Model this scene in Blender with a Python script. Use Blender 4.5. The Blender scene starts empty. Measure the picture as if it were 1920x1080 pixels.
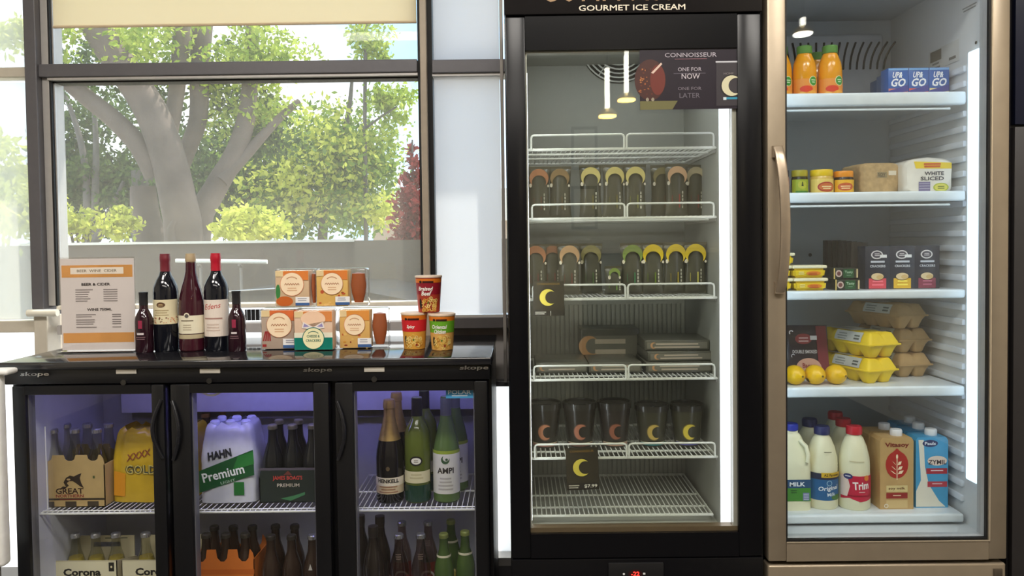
import bpy, bmesh, math, random
from mathutils import Vector, Matrix
R = random.Random(7)
SC = bpy.context.scene
COL = SC.collection
PI = math.pi

# ------------------------------------------------------------------ camera
F = 1450.0                      # focal length in pixels of the 1920x1080 frame
CY = 500.0                      # principal row
YAW, PITCH, ROLL = 0.006, 0.030, -0.0125
CAMLOC = Vector((0, 0, 1.25))
cam = bpy.data.cameras.new('camera'); camo = bpy.data.objects.new('camera', cam); COL.objects.link(camo)
cam.sensor_width = 36.0; cam.lens = F / 1920 * 36.0; cam.shift_y = -(540 - CY) / 1920
cam.clip_start = 0.05; cam.clip_end = 400
RM = Matrix.Rotation(YAW, 3, 'Z') @ Matrix.Rotation(PI / 2 - PITCH, 3, 'X') @ Matrix.Rotation(ROLL, 3, 'Z')
camo.matrix_world = Matrix.Translation(CAMLOC) @ RM.to_4x4()
SC.camera = camo

def W(px, py, Y):
    """point on the plane y=Y that the photograph shows at pixel (px, py)"""
    d = RM @ Vector(((px - 960) / F, -(py - CY) / F, -1.0))
    return CAMLOC + d * ((Y - CAMLOC.y) / d.y)
def sz(px, Y): return px * Y / F

# ------------------------------------------------------------------ world, sun, room light, exposure
SC.view_settings.view_transform = 'Standard'; SC.view_settings.look = 'None'
SC.view_settings.gamma = 1.0; SC.view_settings.use_curve_mapping = False
SC.view_settings.exposure = 0.7
SC.cycles.transparent_max_bounces = 40
SC.cycles.max_bounces = 10
world = bpy.data.worlds.new('sky'); SC.world = world; world.use_nodes = True
wn = world.node_tree.nodes; wl = world.node_tree.links
bg = wn['Background']; bg.inputs['Strength'].default_value = 1.45
tc = wn.new('ShaderNodeTexCoord'); noi = wn.new('ShaderNodeTexNoise'); noi.inputs['Scale'].default_value = 3.2
noi.inputs['Detail'].default_value = 6; noi.inputs['Roughness'].default_value = .55
ramp = wn.new('ShaderNodeValToRGB'); ramp.color_ramp.elements[0].position = .40; ramp.color_ramp.elements[1].position = .60
ramp.color_ramp.elements[0].color = (.40, .66, .98, 1); ramp.color_ramp.elements[1].color = (.98, .99, 1.0, 1)
wl.new(tc.outputs['Generated'], noi.inputs['Vector']); wl.new(noi.outputs['Fac'], ramp.inputs['Fac']); wl.new(ramp.outputs['Color'], bg.inputs['Color'])

sun = bpy.data.lights.new('sun', 'SUN'); sun.energy = 5.5; sun.angle = .01; sun.color = (1, .95, .85)
suno = bpy.data.objects.new('sun', sun); COL.objects.link(suno)
suno.rotation_euler = Vector((-.55, -.45, -1.35)).to_track_quat('-Z', 'Y').to_euler()
def area_light(name, loc, sx, sy, power, color=(1, 1, 1), rot=(0, 0, 0)):
    l = bpy.data.lights.new(name, 'AREA'); l.shape = 'RECTANGLE'; l.size = sx; l.size_y = sy; l.energy = power; l.color = color
    o = bpy.data.objects.new(name, l); COL.objects.link(o); o.location = loc; o.rotation_euler = rot
    return o
for lx in (-1.7, 0.0, 1.6):
    area_light('ceiling_panel_light', (lx, .25, 3.12), 1.1, .5, 30, (1, .95, .88))
area_light('ceiling_panel_light', (-.2, -1.1, 3.12), 3.0, .5, 26, (1, .94, .86))

# ------------------------------------------------------------------ materials
def L(c):
    c = c / 255.0
    return c / 12.92 if c <= .04045 else ((c + .055) / 1.055) ** 2.4
def S(r, g, b): return (L(r), L(g), L(b), 1)
MATS = {}
def mat(name, rgb, rough=.5, metal=0.0, spec=.5, coat=0.0, emit=0.0, noise=.05, nscale=40, bump=0.0, trans=0.0, alpha=1.0, ecol=None):
    if name in MATS: return MATS[name]
    m = bpy.data.materials.new(name); m.use_nodes = True
    nt = m.node_tree; p = nt.nodes['Principled BSDF']
    c = S(*rgb)
    p.inputs['Roughness'].default_value = rough; p.inputs['Metallic'].default_value = metal
    p.inputs['Specular IOR Level'].default_value = spec; p.inputs['Coat Weight'].default_value = coat
    p.inputs['Coat Roughness'].default_value = .05
    p.inputs['Transmission Weight'].default_value = trans; p.inputs['Alpha'].default_value = alpha
    t = nt.nodes.new('ShaderNodeTexCoord'); n = nt.nodes.new('ShaderNodeTexNoise'); n.inputs['Scale'].default_value = nscale
    n.inputs['Detail'].default_value = 3
    nt.links.new(t.outputs['Object'], n.inputs['Vector'])
    mx = nt.nodes.new('ShaderNodeMix'); mx.data_type = 'RGBA'
    mx.inputs[6].default_value = tuple(max(0, v * (1 - 2 * noise)) for v in c[:3]) + (1,)
    mx.inputs[7].default_value = tuple(min(1, v * (1 + 2 * noise)) for v in c[:3]) + (1,)
    nt.links.new(n.outputs['Fac'], mx.inputs[0]); nt.links.new(mx.outputs[2], p.inputs['Base Color'])
    if bump:
        b = nt.nodes.new('ShaderNodeBump'); b.inputs['Strength'].default_value = bump; b.inputs['Distance'].default_value = .002
        nt.links.new(n.outputs['Fac'], b.inputs['Height']); nt.links.new(b.outputs['Normal'], p.inputs['Normal'])
    if emit:
        p.inputs['Emission Color'].default_value = S(*(ecol or rgb)); p.inputs['Emission Strength'].default_value = emit
    MATS[name] = m
    return m
def glass_mat(name, tint=(1, 1, 1), k=1.0, rough=0.0, ior=1.5):
    """thin sheet: clear transmission with Fresnel mirror reflection"""
    if name in MATS: return MATS[name]
    m = bpy.data.materials.new(name); m.use_nodes = True; nt = m.node_tree
    nt.nodes.remove(nt.nodes['Principled BSDF']); out = nt.nodes['Material Output']
    tr = nt.nodes.new('ShaderNodeBsdfTransparent'); tr.inputs['Color'].default_value = (*tint, 1)
    gl = nt.nodes.new('ShaderNodeBsdfGlossy'); gl.inputs['Roughness'].default_value = rough
    f0 = ((ior - 1) / (ior + 1)) ** 2
    fr = nt.nodes.new('ShaderNodeLayerWeight'); fr.inputs['Blend'].default_value = .5
    pw = nt.nodes.new('ShaderNodeMath'); pw.operation = 'POWER'; pw.inputs[1].default_value = 5
    ml = nt.nodes.new('ShaderNodeMath'); ml.operation = 'MULTIPLY_ADD'; ml.inputs[1].default_value = 1 - f0; ml.inputs[2].default_value = f0
    nt.links.new(fr.outputs['Facing'], pw.inputs[0]); nt.links.new(pw.outputs[0], ml.inputs[0])
    mu = nt.nodes.new('ShaderNodeMath'); mu.operation = 'MULTIPLY'; mu.inputs[1].default_value = k; mu.use_clamp = True
    mx = nt.nodes.new('ShaderNodeMixShader')
    nt.links.new(ml.outputs[0], mu.inputs[0]); nt.links.new(mu.outputs[0], mx.inputs[0])
    nt.links.new(tr.outputs[0], mx.inputs[1]); nt.links.new(gl.outputs[0], mx.inputs[2]); nt.links.new(mx.outputs[0], out.inputs[0])
    MATS[name] = m
    return m
def screen_mat(name, rgb, openness, transl=.6, scale=260.0):
    """woven screen fabric: threads (diffuse + translucent) with open gaps"""
    if name in MATS: return MATS[name]
    m = bpy.data.materials.new(name); m.use_nodes = True; nt = m.node_tree
    nt.nodes.remove(nt.nodes['Principled BSDF']); out = nt.nodes['Material Output']
    N = nt.nodes.new; lk = nt.links.new
    t = N('ShaderNodeTexCoord')
    facs = []
    for d in ('X', 'Z'):
        w = N('ShaderNodeTexWave'); w.wave_type = 'BANDS'; w.bands_direction = d; w.inputs['Scale'].default_value = scale
        w.inputs['Distortion'].default_value = .4; w.inputs['Detail'].default_value = 1
        lk(t.outputs['Object'], w.inputs['Vector']); facs.append(w)
    ad = N('ShaderNodeMath'); ad.operation = 'ADD'; lk(facs[0].outputs['Fac'], ad.inputs[0]); lk(facs[1].outputs['Fac'], ad.inputs[1])
    mr = N('ShaderNodeMapRange'); mr.inputs['From Min'].default_value = 0; mr.inputs['From Max'].default_value = 2
    mr.inputs['To Min'].default_value = max(0, 1 - openness - .12); mr.inputs['To Max'].default_value = min(1, 1 - openness + .12)
    lk(ad.outputs[0], mr.inputs['Value'])
    df = N('ShaderNodeBsdfDiffuse'); df.inputs['Color'].default_value = S(*rgb)
    tl = N('ShaderNodeBsdfTranslucent'); tl.inputs['Color'].default_value = S(*rgb)
    m1 = N('ShaderNodeMixShader'); m1.inputs[0].default_value = transl; lk(df.outputs[0], m1.inputs[1]); lk(tl.outputs[0], m1.inputs[2])
    tr = N('ShaderNodeBsdfTransparent'); m2 = N('ShaderNodeMixShader'); lk(mr.outputs[0], m2.inputs[0])
    lk(tr.outputs[0], m2.inputs[1]); lk(m1.outputs[0], m2.inputs[2]); lk(m2.outputs[0], out.inputs[0])
    MATS[name] = m
    return m
def leaf_mat(name, a, b, transl=.45):
    if name in MATS: return MATS[name]
    m = bpy.data.materials.new(name); m.use_nodes = True; nt = m.node_tree
    nt.nodes.remove(nt.nodes['Principled BSDF']); out = nt.nodes['Material Output']; N = nt.nodes.new; lk = nt.links.new
    g = N('ShaderNodeNewGeometry'); mx = N('ShaderNodeMix'); mx.data_type = 'RGBA'
    mx.inputs[6].default_value = S(*a); mx.inputs[7].default_value = S(*b); lk(g.outputs['Random Per Island'], mx.inputs[0])
    df = N('ShaderNodeBsdfDiffuse'); tl = N('ShaderNodeBsdfTranslucent'); lk(mx.outputs[2], df.inputs[0]); lk(mx.outputs[2], tl.inputs[0])
    ms = N('ShaderNodeMixShader'); ms.inputs[0].default_value = transl; lk(df.outputs[0], ms.inputs[1]); lk(tl.outputs[0], ms.inputs[2]); lk(ms.outputs[0], out.inputs[0])
    MATS[name] = m
    return m
_pc = {}
def ink(r, g, b, rough=.45):
    k = (r, g, b, rough)
    if k not in _pc: _pc[k] = mat('ink_%d_%d_%d_%d' % (r, g, b, int(rough * 100)), (r, g, b), rough, noise=.02)
    return _pc[k]

# ------------------------------------------------------------------ mesh helpers
class B:
    def __init__(s): s.bm = bmesh.new(); s.m = 0
    def _fin(s, faces):
        for f in faces: f.material_index = s.m
    def box(s, x0, x1, y0, y1, z0, z1, bev=0, seg=2):
        x0, x1 = min(x0, x1), max(x0, x1); y0, y1 = min(y0, y1), max(y0, y1); z0, z1 = min(z0, z1), max(z0, z1)
        v = [s.bm.verts.new((x, y, z)) for z in (z0, z1) for y in (y0, y1) for x in (x0, x1)]
        fs = [s.bm.faces.new([v[i] for i in q]) for q in ((0, 2, 3, 1), (4, 5, 7, 6), (0, 1, 5, 4), (2, 6, 7, 3), (0, 4, 6, 2), (1, 3, 7, 5))]
        s._fin(fs)
        if bev:
            es = list({e for f in fs for e in f.edges})
            r = bmesh.ops.bevel(s.bm, geom=es, offset=bev, segments=seg, affect='EDGES', profile=.5, clamp_overlap=True)
            s._fin(r['faces'])
        return s
    def lathe(s, prof, seg=28, cx=0, cy=0, sx=1, sy=1, cap=True):
        rings = []
        for r, z in prof:
            if r < 1e-6: rings.append([s.bm.verts.new((cx, cy, z))])
            else: rings.append([s.bm.verts.new((cx + r * sx * math.cos(2 * PI * i / seg), cy + r * sy * math.sin(2 * PI * i / seg), z)) for i in range(seg)])
        fs = []
        for a, b in zip(rings, rings[1:]):
            if len(a) == 1 and len(b) == 1: continue
            for i in range(seg):
                j = (i + 1) % seg
                if len(a) == 1: fs.append(s.bm.faces.new((a[0], b[i], b[j])) )
                elif len(b) == 1: fs.append(s.bm.faces.new((a[i], a[j], b[0])))
                else: fs.append(s.bm.faces.new((a[i], a[j], b[j], b[i])))
        if cap:
            if len(rings[0]) > 1: fs.append(s.bm.faces.new(rings[0][::-1]))
            if len(rings[-1]) > 1: fs.append(s.bm.faces.new(rings[-1]))
        s._fin(fs); return s
    def tube(s, pts, r, seg=8, closed=False, radii=None):
        pts = [Vector(p) for p in pts]; n = len(pts); rings = []
        up = None
        for i, p in enumerate(pts):
            if closed: t = pts[(i + 1) % n] - pts[i - 1]
            else: t = pts[min(i + 1, n - 1)] - pts[max(i - 1, 0)]
            t.normalize()
            if up is None:
                up = Vector((0, 0, 1)) if abs(t.z) < .9 else Vector((0, 1, 0))
            up = (up - t * up.dot(t)); up.normalize(); sd = t.cross(up)
            rr = radii[i] if radii else r
            rings.append([s.bm.verts.new(p + (up * math.cos(2 * PI * k / seg) + sd * math.sin(2 * PI * k / seg)) * rr) for k in range(seg)])
        fs = []
        pairs = list(zip(rings, rings[1:])) + ([(rings[-1], rings[0])] if closed else [])
        for a, b in pairs:
            for k in range(seg):
                j = (k + 1) % seg
                fs.append(s.bm.faces.new((a[k], b[k], b[j], a[j])))
        if not closed:
            fs.append(s.bm.faces.new(rings[0])); fs.append(s.bm.faces.new(rings[-1][::-1]))
        s._fin(fs); return s
    def prism(s, poly, y0, y1):
        a = [s.bm.verts.new((x, y0, z)) for x, z in poly]; b = [s.bm.verts.new((x, y1, z)) for x, z in poly]
        fs = [s.bm.faces.new(a), s.bm.faces.new(b[::-1])]; n = len(poly)
        for i in range(n): fs.append(s.bm.faces.new((a[i], b[i], b[(i + 1) % n], a[(i + 1) % n])))
        s._fin(fs); return s
    def frame(s, x0, x1, z0, z1, y0, y1, l, r, b, t, bev=.002):
        s.box(x0, x0 + l, y0, y1, z0, z1, bev); s.box(x1 - r, x1, y0, y1, z0, z1, bev)
        s.box(x0 + l, x1 - r, y0, y1, z0, z0 + b, 0); s.box(x0 + l, x1 - r, y0, y1, z1 - t, z1, 0); return s
    def surf(s, fn, nu, nv, wrap=False):
        g = [[s.bm.verts.new(fn(i / nu, j / nv)) for j in range(nv + 1)] for i in range(nu if wrap else nu + 1)]
        fs = []
        for i in range(nu):
            for j in range(nv):
                a, b = g[i], g[(i + 1) % len(g)]
                fs.append(s.bm.faces.new((a[j], b[j], b[j + 1], a[j + 1])))
        s._fin(fs); return s
    def build(s, name, mats, parent=None, off=None, smooth=True, ang=40):
        me = bpy.data.meshes.new(name)
        bmesh.ops.recalc_face_normals(s.bm, faces=s.bm.faces[:])
        if off is not None: bmesh.ops.translate(s.bm, verts=s.bm.verts[:], vec=-Vector(off))
        s.bm.to_mesh(me); s.bm.free()
        for m in (mats if isinstance(mats, (list, tuple)) else [mats]): me.materials.append(m)
        if smooth:
            me.polygons.foreach_set('use_smooth', [True] * len(me.polygons)); me.set_sharp_from_angle(angle=math.radians(ang))
        o = bpy.data.objects.new(name, me); COL.objects.link(o)
        if parent: o.parent = parent
        return o
def tag(o, label, cat, group=None, kind=None):
    o['label'] = label
    if cat: o['category'] = cat
    if group: o['group'] = group
    if kind: o['kind'] = kind
    return o
def thing(name, label, cat, loc=(0, 0, 0), rz=0, group=None):
    o = bpy.data.objects.new(name, None); COL.objects.link(o); o.location = loc; o.rotation_euler = (0, 0, rz); o.empty_display_size = .02
    return tag(o, label, cat, group)
def struct(o, label): o['kind'] = 'structure'; o['label'] = label; return o
def dup(root, loc, rz=None, label=None, group=None):
    r = root.copy(); COL.objects.link(r); r.location = loc
    if rz is not None: r.rotation_euler = (0, 0, rz)
    if label: r['label'] = label
    if group: r['group'] = group
    for ch in list(root.children):
        c = ch.copy(); COL.objects.link(c); c.parent = r
        for g in list(ch.children):
            d = g.copy(); COL.objects.link(d); d.parent = c
    return r

# ------------------------------------------------------------------ printed artwork (flat print on labels, cards, boxes)
_tx = {}
def text2d(s, bold=0.0, space=1.0):
    k = (s, bold, space)
    if k in _tx: return _tx[k]
    cu = bpy.data.curves.new('t', 'FONT'); cu.body = s; cu.resolution_u = 2; cu.offset = bold; cu.space_character = space; cu.fill_mode = 'FRONT'
    ob = bpy.data.objects.new('t', cu); me = bpy.data.meshes.new_from_object(ob)
    vs = [(v.co.x, v.co.y) for v in me.vertices]; fs = [tuple(p.vertices) for p in me.polygons]
    bpy.data.objects.remove(ob); bpy.data.curves.remove(cu); bpy.data.meshes.remove(me)
    if vs:
        x0 = min(v[0] for v in vs); x1 = max(v[0] for v in vs); y0 = min(v[1] for v in vs); y1 = max(v[1] for v in vs)
        vs = [(x - (x0 + x1) / 2, y - (y0 + y1) / 2) for x, y in vs]; r = (vs, fs, x1 - x0, y1 - y0)
    else: r = ([], [], 1, 1)
    _tx[k] = r
    return r
class Art:
    """flat polygons in (u, v); every layer lies a hair above the one before"""
    def __init__(s): s.L = []; s.mats = []
    def mi(s, c):
        m = c if isinstance(c, bpy.types.Material) else ink(*c)
        if m not in s.mats: s.mats.append(m)
        return s.mats.index(m)
    def poly(s, pts, c, k=0): s.L.append((list(pts), [tuple(range(len(pts)))], s.mi(c), k)); return s
    def rect(s, u0, u1, v0, v1, c, k=0): return s.poly([(u0, v0), (u1, v0), (u1, v1), (u0, v1)], c, k)
    def ell(s, cx, cy, rx, ry, c, k=0, n=28): return s.poly([(cx + rx * math.cos(2 * PI * i / n), cy + ry * math.sin(2 * PI * i / n)) for i in range(n)], c, k)
    def ring(s, cx, cy, r0, r1, c, k=0, a0=0, a1=2 * PI, n=24, sy=1):
        v = []; f = []
        for i in range(n + 1):
            a = a0 + (a1 - a0) * i / n
            v += [(cx + r0 * math.cos(a), cy + sy * r0 * math.sin(a)), (cx + r1 * math.cos(a), cy + sy * r1 * math.sin(a))]
        for i in range(n): f.append((2 * i, 2 * i + 1, 2 * i + 3, 2 * i + 2))
        s.L.append((v, f, s.mi(c), k)); return s
    def crescent(s, cx, cy, r, c, k=0, rot=0, n=20, rim=None):
        """the moon-shaped C"""
        def pts(rr, inner, shift):
            o = [(rr * math.cos(a), rr * math.sin(a)) for a in [math.radians(42 + (318 - 42) * i / n) for i in range(n + 1)]]
            e0, e1 = o[0], o[-1]; ic = (shift * rr, 0); ri = math.hypot(e0[0] - ic[0], e0[1]); b0 = math.atan2(e1[1], e1[0] - ic[0]) % (2 * PI); b1 = math.atan2(e0[1], e0[0] - ic[0])
            inn = [(ic[0] + ri * math.cos(b0 + (b1 - b0) * i / n), ri * math.sin(b0 + (b1 - b0) * i / n)) for i in range(1, n)]
            return o, inn
        def add(rr, c, k):
            o, inn = pts(rr, .6, .42); inn = inn[::-1]
            v = []; f = []; m = len(o)
            full = [o[0]] + inn + [o[-1]]
            full = full[:1] + full[1:-1] + full[-1:]
            q = []
            for i in range(m):
                j = min(len(full) - 1, round(i * (len(full) - 1) / (m - 1))); q.append(full[j])
            for a, b in zip(o, q): v += [a, b]
            for i in range(m - 1): f.append((2 * i, 2 * i + 1, 2 * i + 3, 2 * i + 2))
            cr, sr = math.cos(rot), math.sin(rot)
            v = [(cx + x * cr - y * sr, cy + x * sr + y * cr) for x, y in v]
            s.L.append((v, f, s.mi(c), k))
        if rim: add(r * 1.12, rim, k); k += 1
        add(r, c, k); return s
    def text(s, t, cx, cy, h, c, k=1, maxw=None, shear=0, bold=.01, rot=0, space=1.0, w=None):
        vs, fs, tw, th = text2d(t, bold, space)
        sy = h / th; sx = sy
        if w: sx = w / tw
        elif maxw and tw * sx > maxw: sx = maxw / tw
        cr, sr = math.cos(rot), math.sin(rot); out = []
        for x, y in vs:
            x, y = x * sx + shear * y * sy, y * sy
            out.append((cx + x * cr - y * sr, cy + x * sr + y * cr))
        s.L.append((out, fs, s.mi(c), k)); return s
    def lines(s, cx, v_top, w, n, dv, c, k=1, h=None, jitter=.3, left=None):
        """unreadably small lines of print"""
        for i in range(n):
            ww = w * (1 - jitter * R.random()); v = v_top - i * dv; hh = (h or dv * .45)
            if left is None: s.rect(cx - ww / 2, cx + ww / 2, v - hh, v, c, k)
            else: s.rect(left, left + ww, v - hh, v, c, k)
        return s
    def build(s, name, parent, mapper, cyl=None, off=None, eps=.0004):
        bm = bmesh.new()
        for vs, fs, mi, k in s.L:
            b2 = bmesh.new(); vv = [b2.verts.new((u, v, 0)) for u, v in vs]
            for f in fs:
                try: b2.faces.new([vv[i] for i in f])
                except ValueError: pass
            if cyl:
                us = [u for u, v in vs]; u = math.floor(min(us) / cyl) * cyl + cyl
                while u < max(us) - 1e-6:
                    bmesh.ops.bisect_plane(b2, geom=b2.verts[:] + b2.edges[:] + b2.faces[:], plane_co=(u, 0, 0), plane_no=(1, 0, 0), dist=1e-7); u += cyl
            mp = {}
            for v in b2.verts: mp[v] = bm.verts.new(mapper(v.co.x, v.co.y, eps * (k + 1)))
            for f in b2.faces:
                try: bm.faces.new([mp[v] for v in f.verts]).material_index = mi
                except ValueError: pass
            b2.free()
        me = bpy.data.meshes.new(name)
        if off is not None: bmesh.ops.translate(bm, verts=bm.verts[:], vec=-Vector(off))
        bm.to_mesh(me); bm.free()
        for m in s.mats: me.materials.append(m)
        o = bpy.data.objects.new(name, me); COL.objects.link(o); o.parent = parent
        return o
    def flat(s, name, parent, y, off=None): return s.build(name, parent, lambda u, v, e: (u, y - e, v), off=off)
    def cyl(s, name, parent, rf):
        r0 = rf if not callable(rf) else None
        def mp(u, v, e):
            r = rf(v) if callable(rf) else rf
            base = rf(.0) if callable(rf) else rf
            a = u / (r0 or r); rr = r + e
            return (rr * math.sin(a), -rr * math.cos(a), v)
        return s.build(name, parent, mp, cyl=.006)

# common materials
BLACK = mat('black_powder_coat', (17, 17, 20), .32, spec=.5, noise=.05)
BLACKG = mat('black_gloss', (12, 12, 15), .25, spec=.25, noise=.04)
DARKFR = mat('bronze_aluminium', (100, 98, 102), .4, metal=.2, noise=.04)
LIGHTFR = mat('pale_aluminium', (190, 186, 182), .35, metal=.3, noise=.04)
BEIGEFR = mat('beige_frame', (205, 196, 180), .5, noise=.04)
GASKET = mat('black_rubber_gasket', (16, 16, 17), .6)
WHITE = mat('white_enamel', (232, 232, 234), .35, noise=.02)
WIRE = mat('white_coated_wire', (235, 236, 232), .3, noise=.02)
CHROME = mat('chrome', (210, 210, 212), .15, metal=1.0, noise=.02)
CHAMP = mat('champagne_brushed_metal', (160, 146, 126), .38, metal=.55, noise=.05, nscale=18)
PANE = glass_mat('door_glass', (.97, .98, .98), 1.0)
WPANE = glass_mat('window_glass', (.96, .98, .97), 1.0)
CLEAR = glass_mat('clear_plastic', (.97, .96, .95), 1.6, .08)

# ================================================================== the room
FLOORM = mat('grey_floor_tile', (66, 62, 58), .35, noise=.06, nscale=6)
WALLM = mat('warm_white_wall', (196, 188, 172), .7, noise=.03, nscale=8)
WX = 2.6; LX = -3.4; RY = -4.2; H = 3.2; WY = 2.85
def shell(name, label, m, *a):
    return struct(B().box(*a).build(name, m, smooth=False), label)
shell('floor', 'grey tiled floor of the shop', FLOORM, LX, WX, RY, WY + .15, -.06, 0)
shell('ceiling', 'white painted ceiling of the shop', mat('ceiling_white', (225, 222, 215), .8), LX, WX, RY, WY + .15, H, H + .08)
shell('wall_left', 'warm white side wall of the shop', WALLM, LX - .1, LX, RY, WY + .15, 0, H)
shell('wall_right', 'warm white side wall beyond the dark cabinet', WALLM, WX, WX + .1, RY, WY + .15, 0, H)
shell('wall_rear', 'warm white wall behind the photographer', WALLM, LX, WX, RY - .1, RY, 0, H)
shell('wall_back', 'warm white wall behind the tall fridges', WALLM, .03, WX, WY, WY + .12, 0, H)
shell('added_overhang', 'pale soffit of an unseen overhang added to block high sun', mat('soffit', (205, 190, 160), .7), LX - .5, WX + .5, WY + .15, WY + .5, 2.98, 3.1)  # unseen overhang, added and sized to block part of the sun

# ---- glazed front: posts, rails, panes and screens
def zat(py, px=450): return W(px, py, WY).z
def xat(px, py=300): return W(px, py, WY).x
Z_T0, Z_T1 = zat(147), zat(121)                # transom
Z_S1, Z_S0 = zat(568), zat(600)                # sill rail of the main light
Z_N1, Z_N0 = zat(591, 880), zat(613, 880)      # sill rail of the narrow light
Z_L1, Z_L0 = zat(712, 935), zat(722, 935)
Z_B = zat(1040, 935)
XP0, XP1, XP2, XP3 = xat(70), xat(92), xat(106), xat(112)
XQ0, XQ1, XQ2, XQ3 = xat(788), xat(794), xat(806), xat(815)
XN = xat(940); XR = xat(955)
def win(name, label, x0):
    o = bpy.data.objects.new(name, None); COL.objects.link(o); o.location = (x0, WY, 0); return struct(o, label)
w1 = win('window_1', 'sunlit glass light beside the dark mullion with a sheer sheet added for glare haze', LX + .1)
w2 = win('window_2', 'wide glass light looking out on the trees and fence', XP3)
w3 = win('window_3', 'narrow glass light with a lowered white screen blind', XQ3)
def wpart(w, name, m, *a, bev=0): return B().box(*a, bev).build(name, m, w, off=w.location, smooth=False)
yf0, yf1 = WY - .03, WY + .038
# left light
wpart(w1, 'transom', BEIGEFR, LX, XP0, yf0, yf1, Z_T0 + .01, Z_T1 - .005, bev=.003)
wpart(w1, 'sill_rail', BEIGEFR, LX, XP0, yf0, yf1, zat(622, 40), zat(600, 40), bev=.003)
wpart(w1, 'pane', WPANE, LX, XP0, WY + .03, WY + .036, zat(600, 40), Z_T0)
wpart(w1, 'pane', WPANE, LX, XP0, WY + .03, WY + .036, Z_T1, H)
wpart(w1, 'lower_pane', screen_mat('frosted_film', (252, 252, 252), .12, .92, 700), LX, XP0, WY + .03, WY + .036, .05, zat(622, 40))
wpart(w1, 'screen_sheet', screen_mat('glare_haze_sheet', (250, 248, 240), .62, .85), LX + .03, XP0 - .012, WY - .02, WY - .018, zat(597, 40), H)  # sheer pale sheet added to imitate veiling glare on this light
# main light
p = wpart(w2, 'mullion', DARKFR, XP0, XP1, yf0 - .03, yf1, Z_S1 - .01, H, bev=.003)
wpart(w2, 'mullion_stop', LIGHTFR, XP1, XP2, yf0, yf1, Z_S1, H, bev=.002)
wpart(w2, 'gasket', GASKET, XP2, XP2 + .007, yf0 - .002, yf0 + .012, Z_S1, H)
wpart(w2, 'jamb_reveal', LIGHTFR, XP2, XP3, yf0 + .012, yf1, Z_S1, H)
wpart(w2, 'lower_mullion', BEIGEFR, XP0 + .005, XP1 + .01, yf0 - .03, yf1, 0, Z_S1 - .035, bev=.003)  # sunlit, flare-washed look of the lower post put into its beige
B().tube([(XP0 - .005, yf0 - .045, Z_S1 - .022), (XP3 + .02, yf0 - .045, Z_S1 - .022)], .013, 12).build('blind_rail_end', mat('cream_rail', (238, 232, 216), .4), w2, off=w2.location)
wpart(w2, 'transom', DARKFR, XP1, XQ0, yf0 - .02, yf1, Z_T0 + .004, Z_T1, bev=.003)
wpart(w2, 'transom_bead', LIGHTFR, XP2, XQ0, yf0 - .012, yf1, Z_T0 - .006, Z_T0 + .003)
wpart(w2, 'gasket', GASKET, XP2, XQ0, yf0 + .01, yf1, Z_T0 - .012, Z_T0 - .006)
wpart(w2, 'pane', WPANE, XP3, XQ0, WY + .03, WY + .036, Z_S1, Z_T0 - .012)
wpart(w2, 'pane', WPANE, XP3, XQ0, WY + .03, WY + .036, Z_T1, H)
wpart(w2, 'sill_rail', mat('cream_sill', (236, 228, 212), .45), XP2, XQ0, yf0, yf1, zat(576), Z_S1, bev=.003)
wpart(w2, 'lower_rail', mat('grey_sill', (176, 170, 168), .45), XP2, XQ0, yf0, yf1, zat(622), zat(605), bev=.002)
wpart(w2, 'lower_pane', MATS['frosted_film'], XP2, XQ0, WY + .03, WY + .036, .05, Z_S1)
for i in range(9):
    xx = W(461 + i * 4, 588, WY).x
    wpart(w2, 'vent_slat', GASKET, xx, xx + .004 + .003 * (i % 2), yf0 + .02, yf0 + .03, zat(600, 480), zat(580, 480))
wpart(w2, 'screen_sheet', screen_mat('sheer_screen_main', (226, 220, 208), .89, .6), XP3 + .006, XQ0 - .004, WY - .018, WY - .016, Z_S1 + .004, zat(49))
wpart(w2, 'roller_blind', screen_mat('beige_roller_fabric', (252, 240, 214), .02, .72), XP3 + .004, XQ0 - .003, WY - .022, WY - .020, zat(49), H)
B().tube([(XP3 + .004, WY - .021, zat(49)), (XQ0 - .003, WY - .021, zat(49))], .005, 8).build('bottom_bar', mat('beige_bar', (222, 200, 168), .5), w2, off=w2.location)
# post between main and narrow light
wpart(w3, 'gasket', GASKET, XQ0, XQ1, yf0, yf1, Z_S1, H)
wpart(w3, 'mullion', mat('tan_mullion', (178, 164, 146), .45, metal=.1), XQ1, XQ2, yf0 - .03, yf1, 0, H, bev=.003)
wpart(w3, 'gasket', GASKET, XQ2, XQ3, yf0, yf1, Z_N0, H)
wpart(w3, 'transom', DARKFR, XQ3, XR + .08, yf0 - .02, yf1, Z_T0 - .001, Z_T1 - .004, bev=.003)
wpart(w3, 'transom_bead', LIGHTFR, XQ3, XR + .08, yf0 - .01, yf1, Z_T0 - .010, Z_T0 - .001)
wpart(w3, 'sill_bead', LIGHTFR, XQ3, XR + .08, yf0 - .005, yf1, Z_N1 - .004, Z_N1 + .004)
wpart(w3, 'sill_rail', mat('charcoal_rail', (78, 74, 74), .45), XQ3, XR + .08, yf0 - .02, yf1, Z_N0, Z_N1 - .004, bev=.002)
wpart(w3, 'spandrel_panel', mat('grey_spandrel', (158, 152, 148), .55), XQ3, XR + .08, WY + .02, WY + .05, Z_L1, Z_N0)
wpart(w3, 'lower_rail', DARKFR, XQ3, XR + .08, yf0, yf1, Z_L0, Z_L1, bev=.002)
wpart(w3, 'lower_pane', MATS['frosted_film'], XQ3, XR + .08, WY + .03, WY + .036, Z_B, Z_L0)
wpart(w3, 'bottom_rail', LIGHTFR, XQ3, XR + .08, yf0, yf1, Z_B - .03, Z_B)
wpart(w3, 'base_panel', DARKFR, XQ3, XR + .08, yf0, yf1, 0, Z_B - .03)
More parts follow.
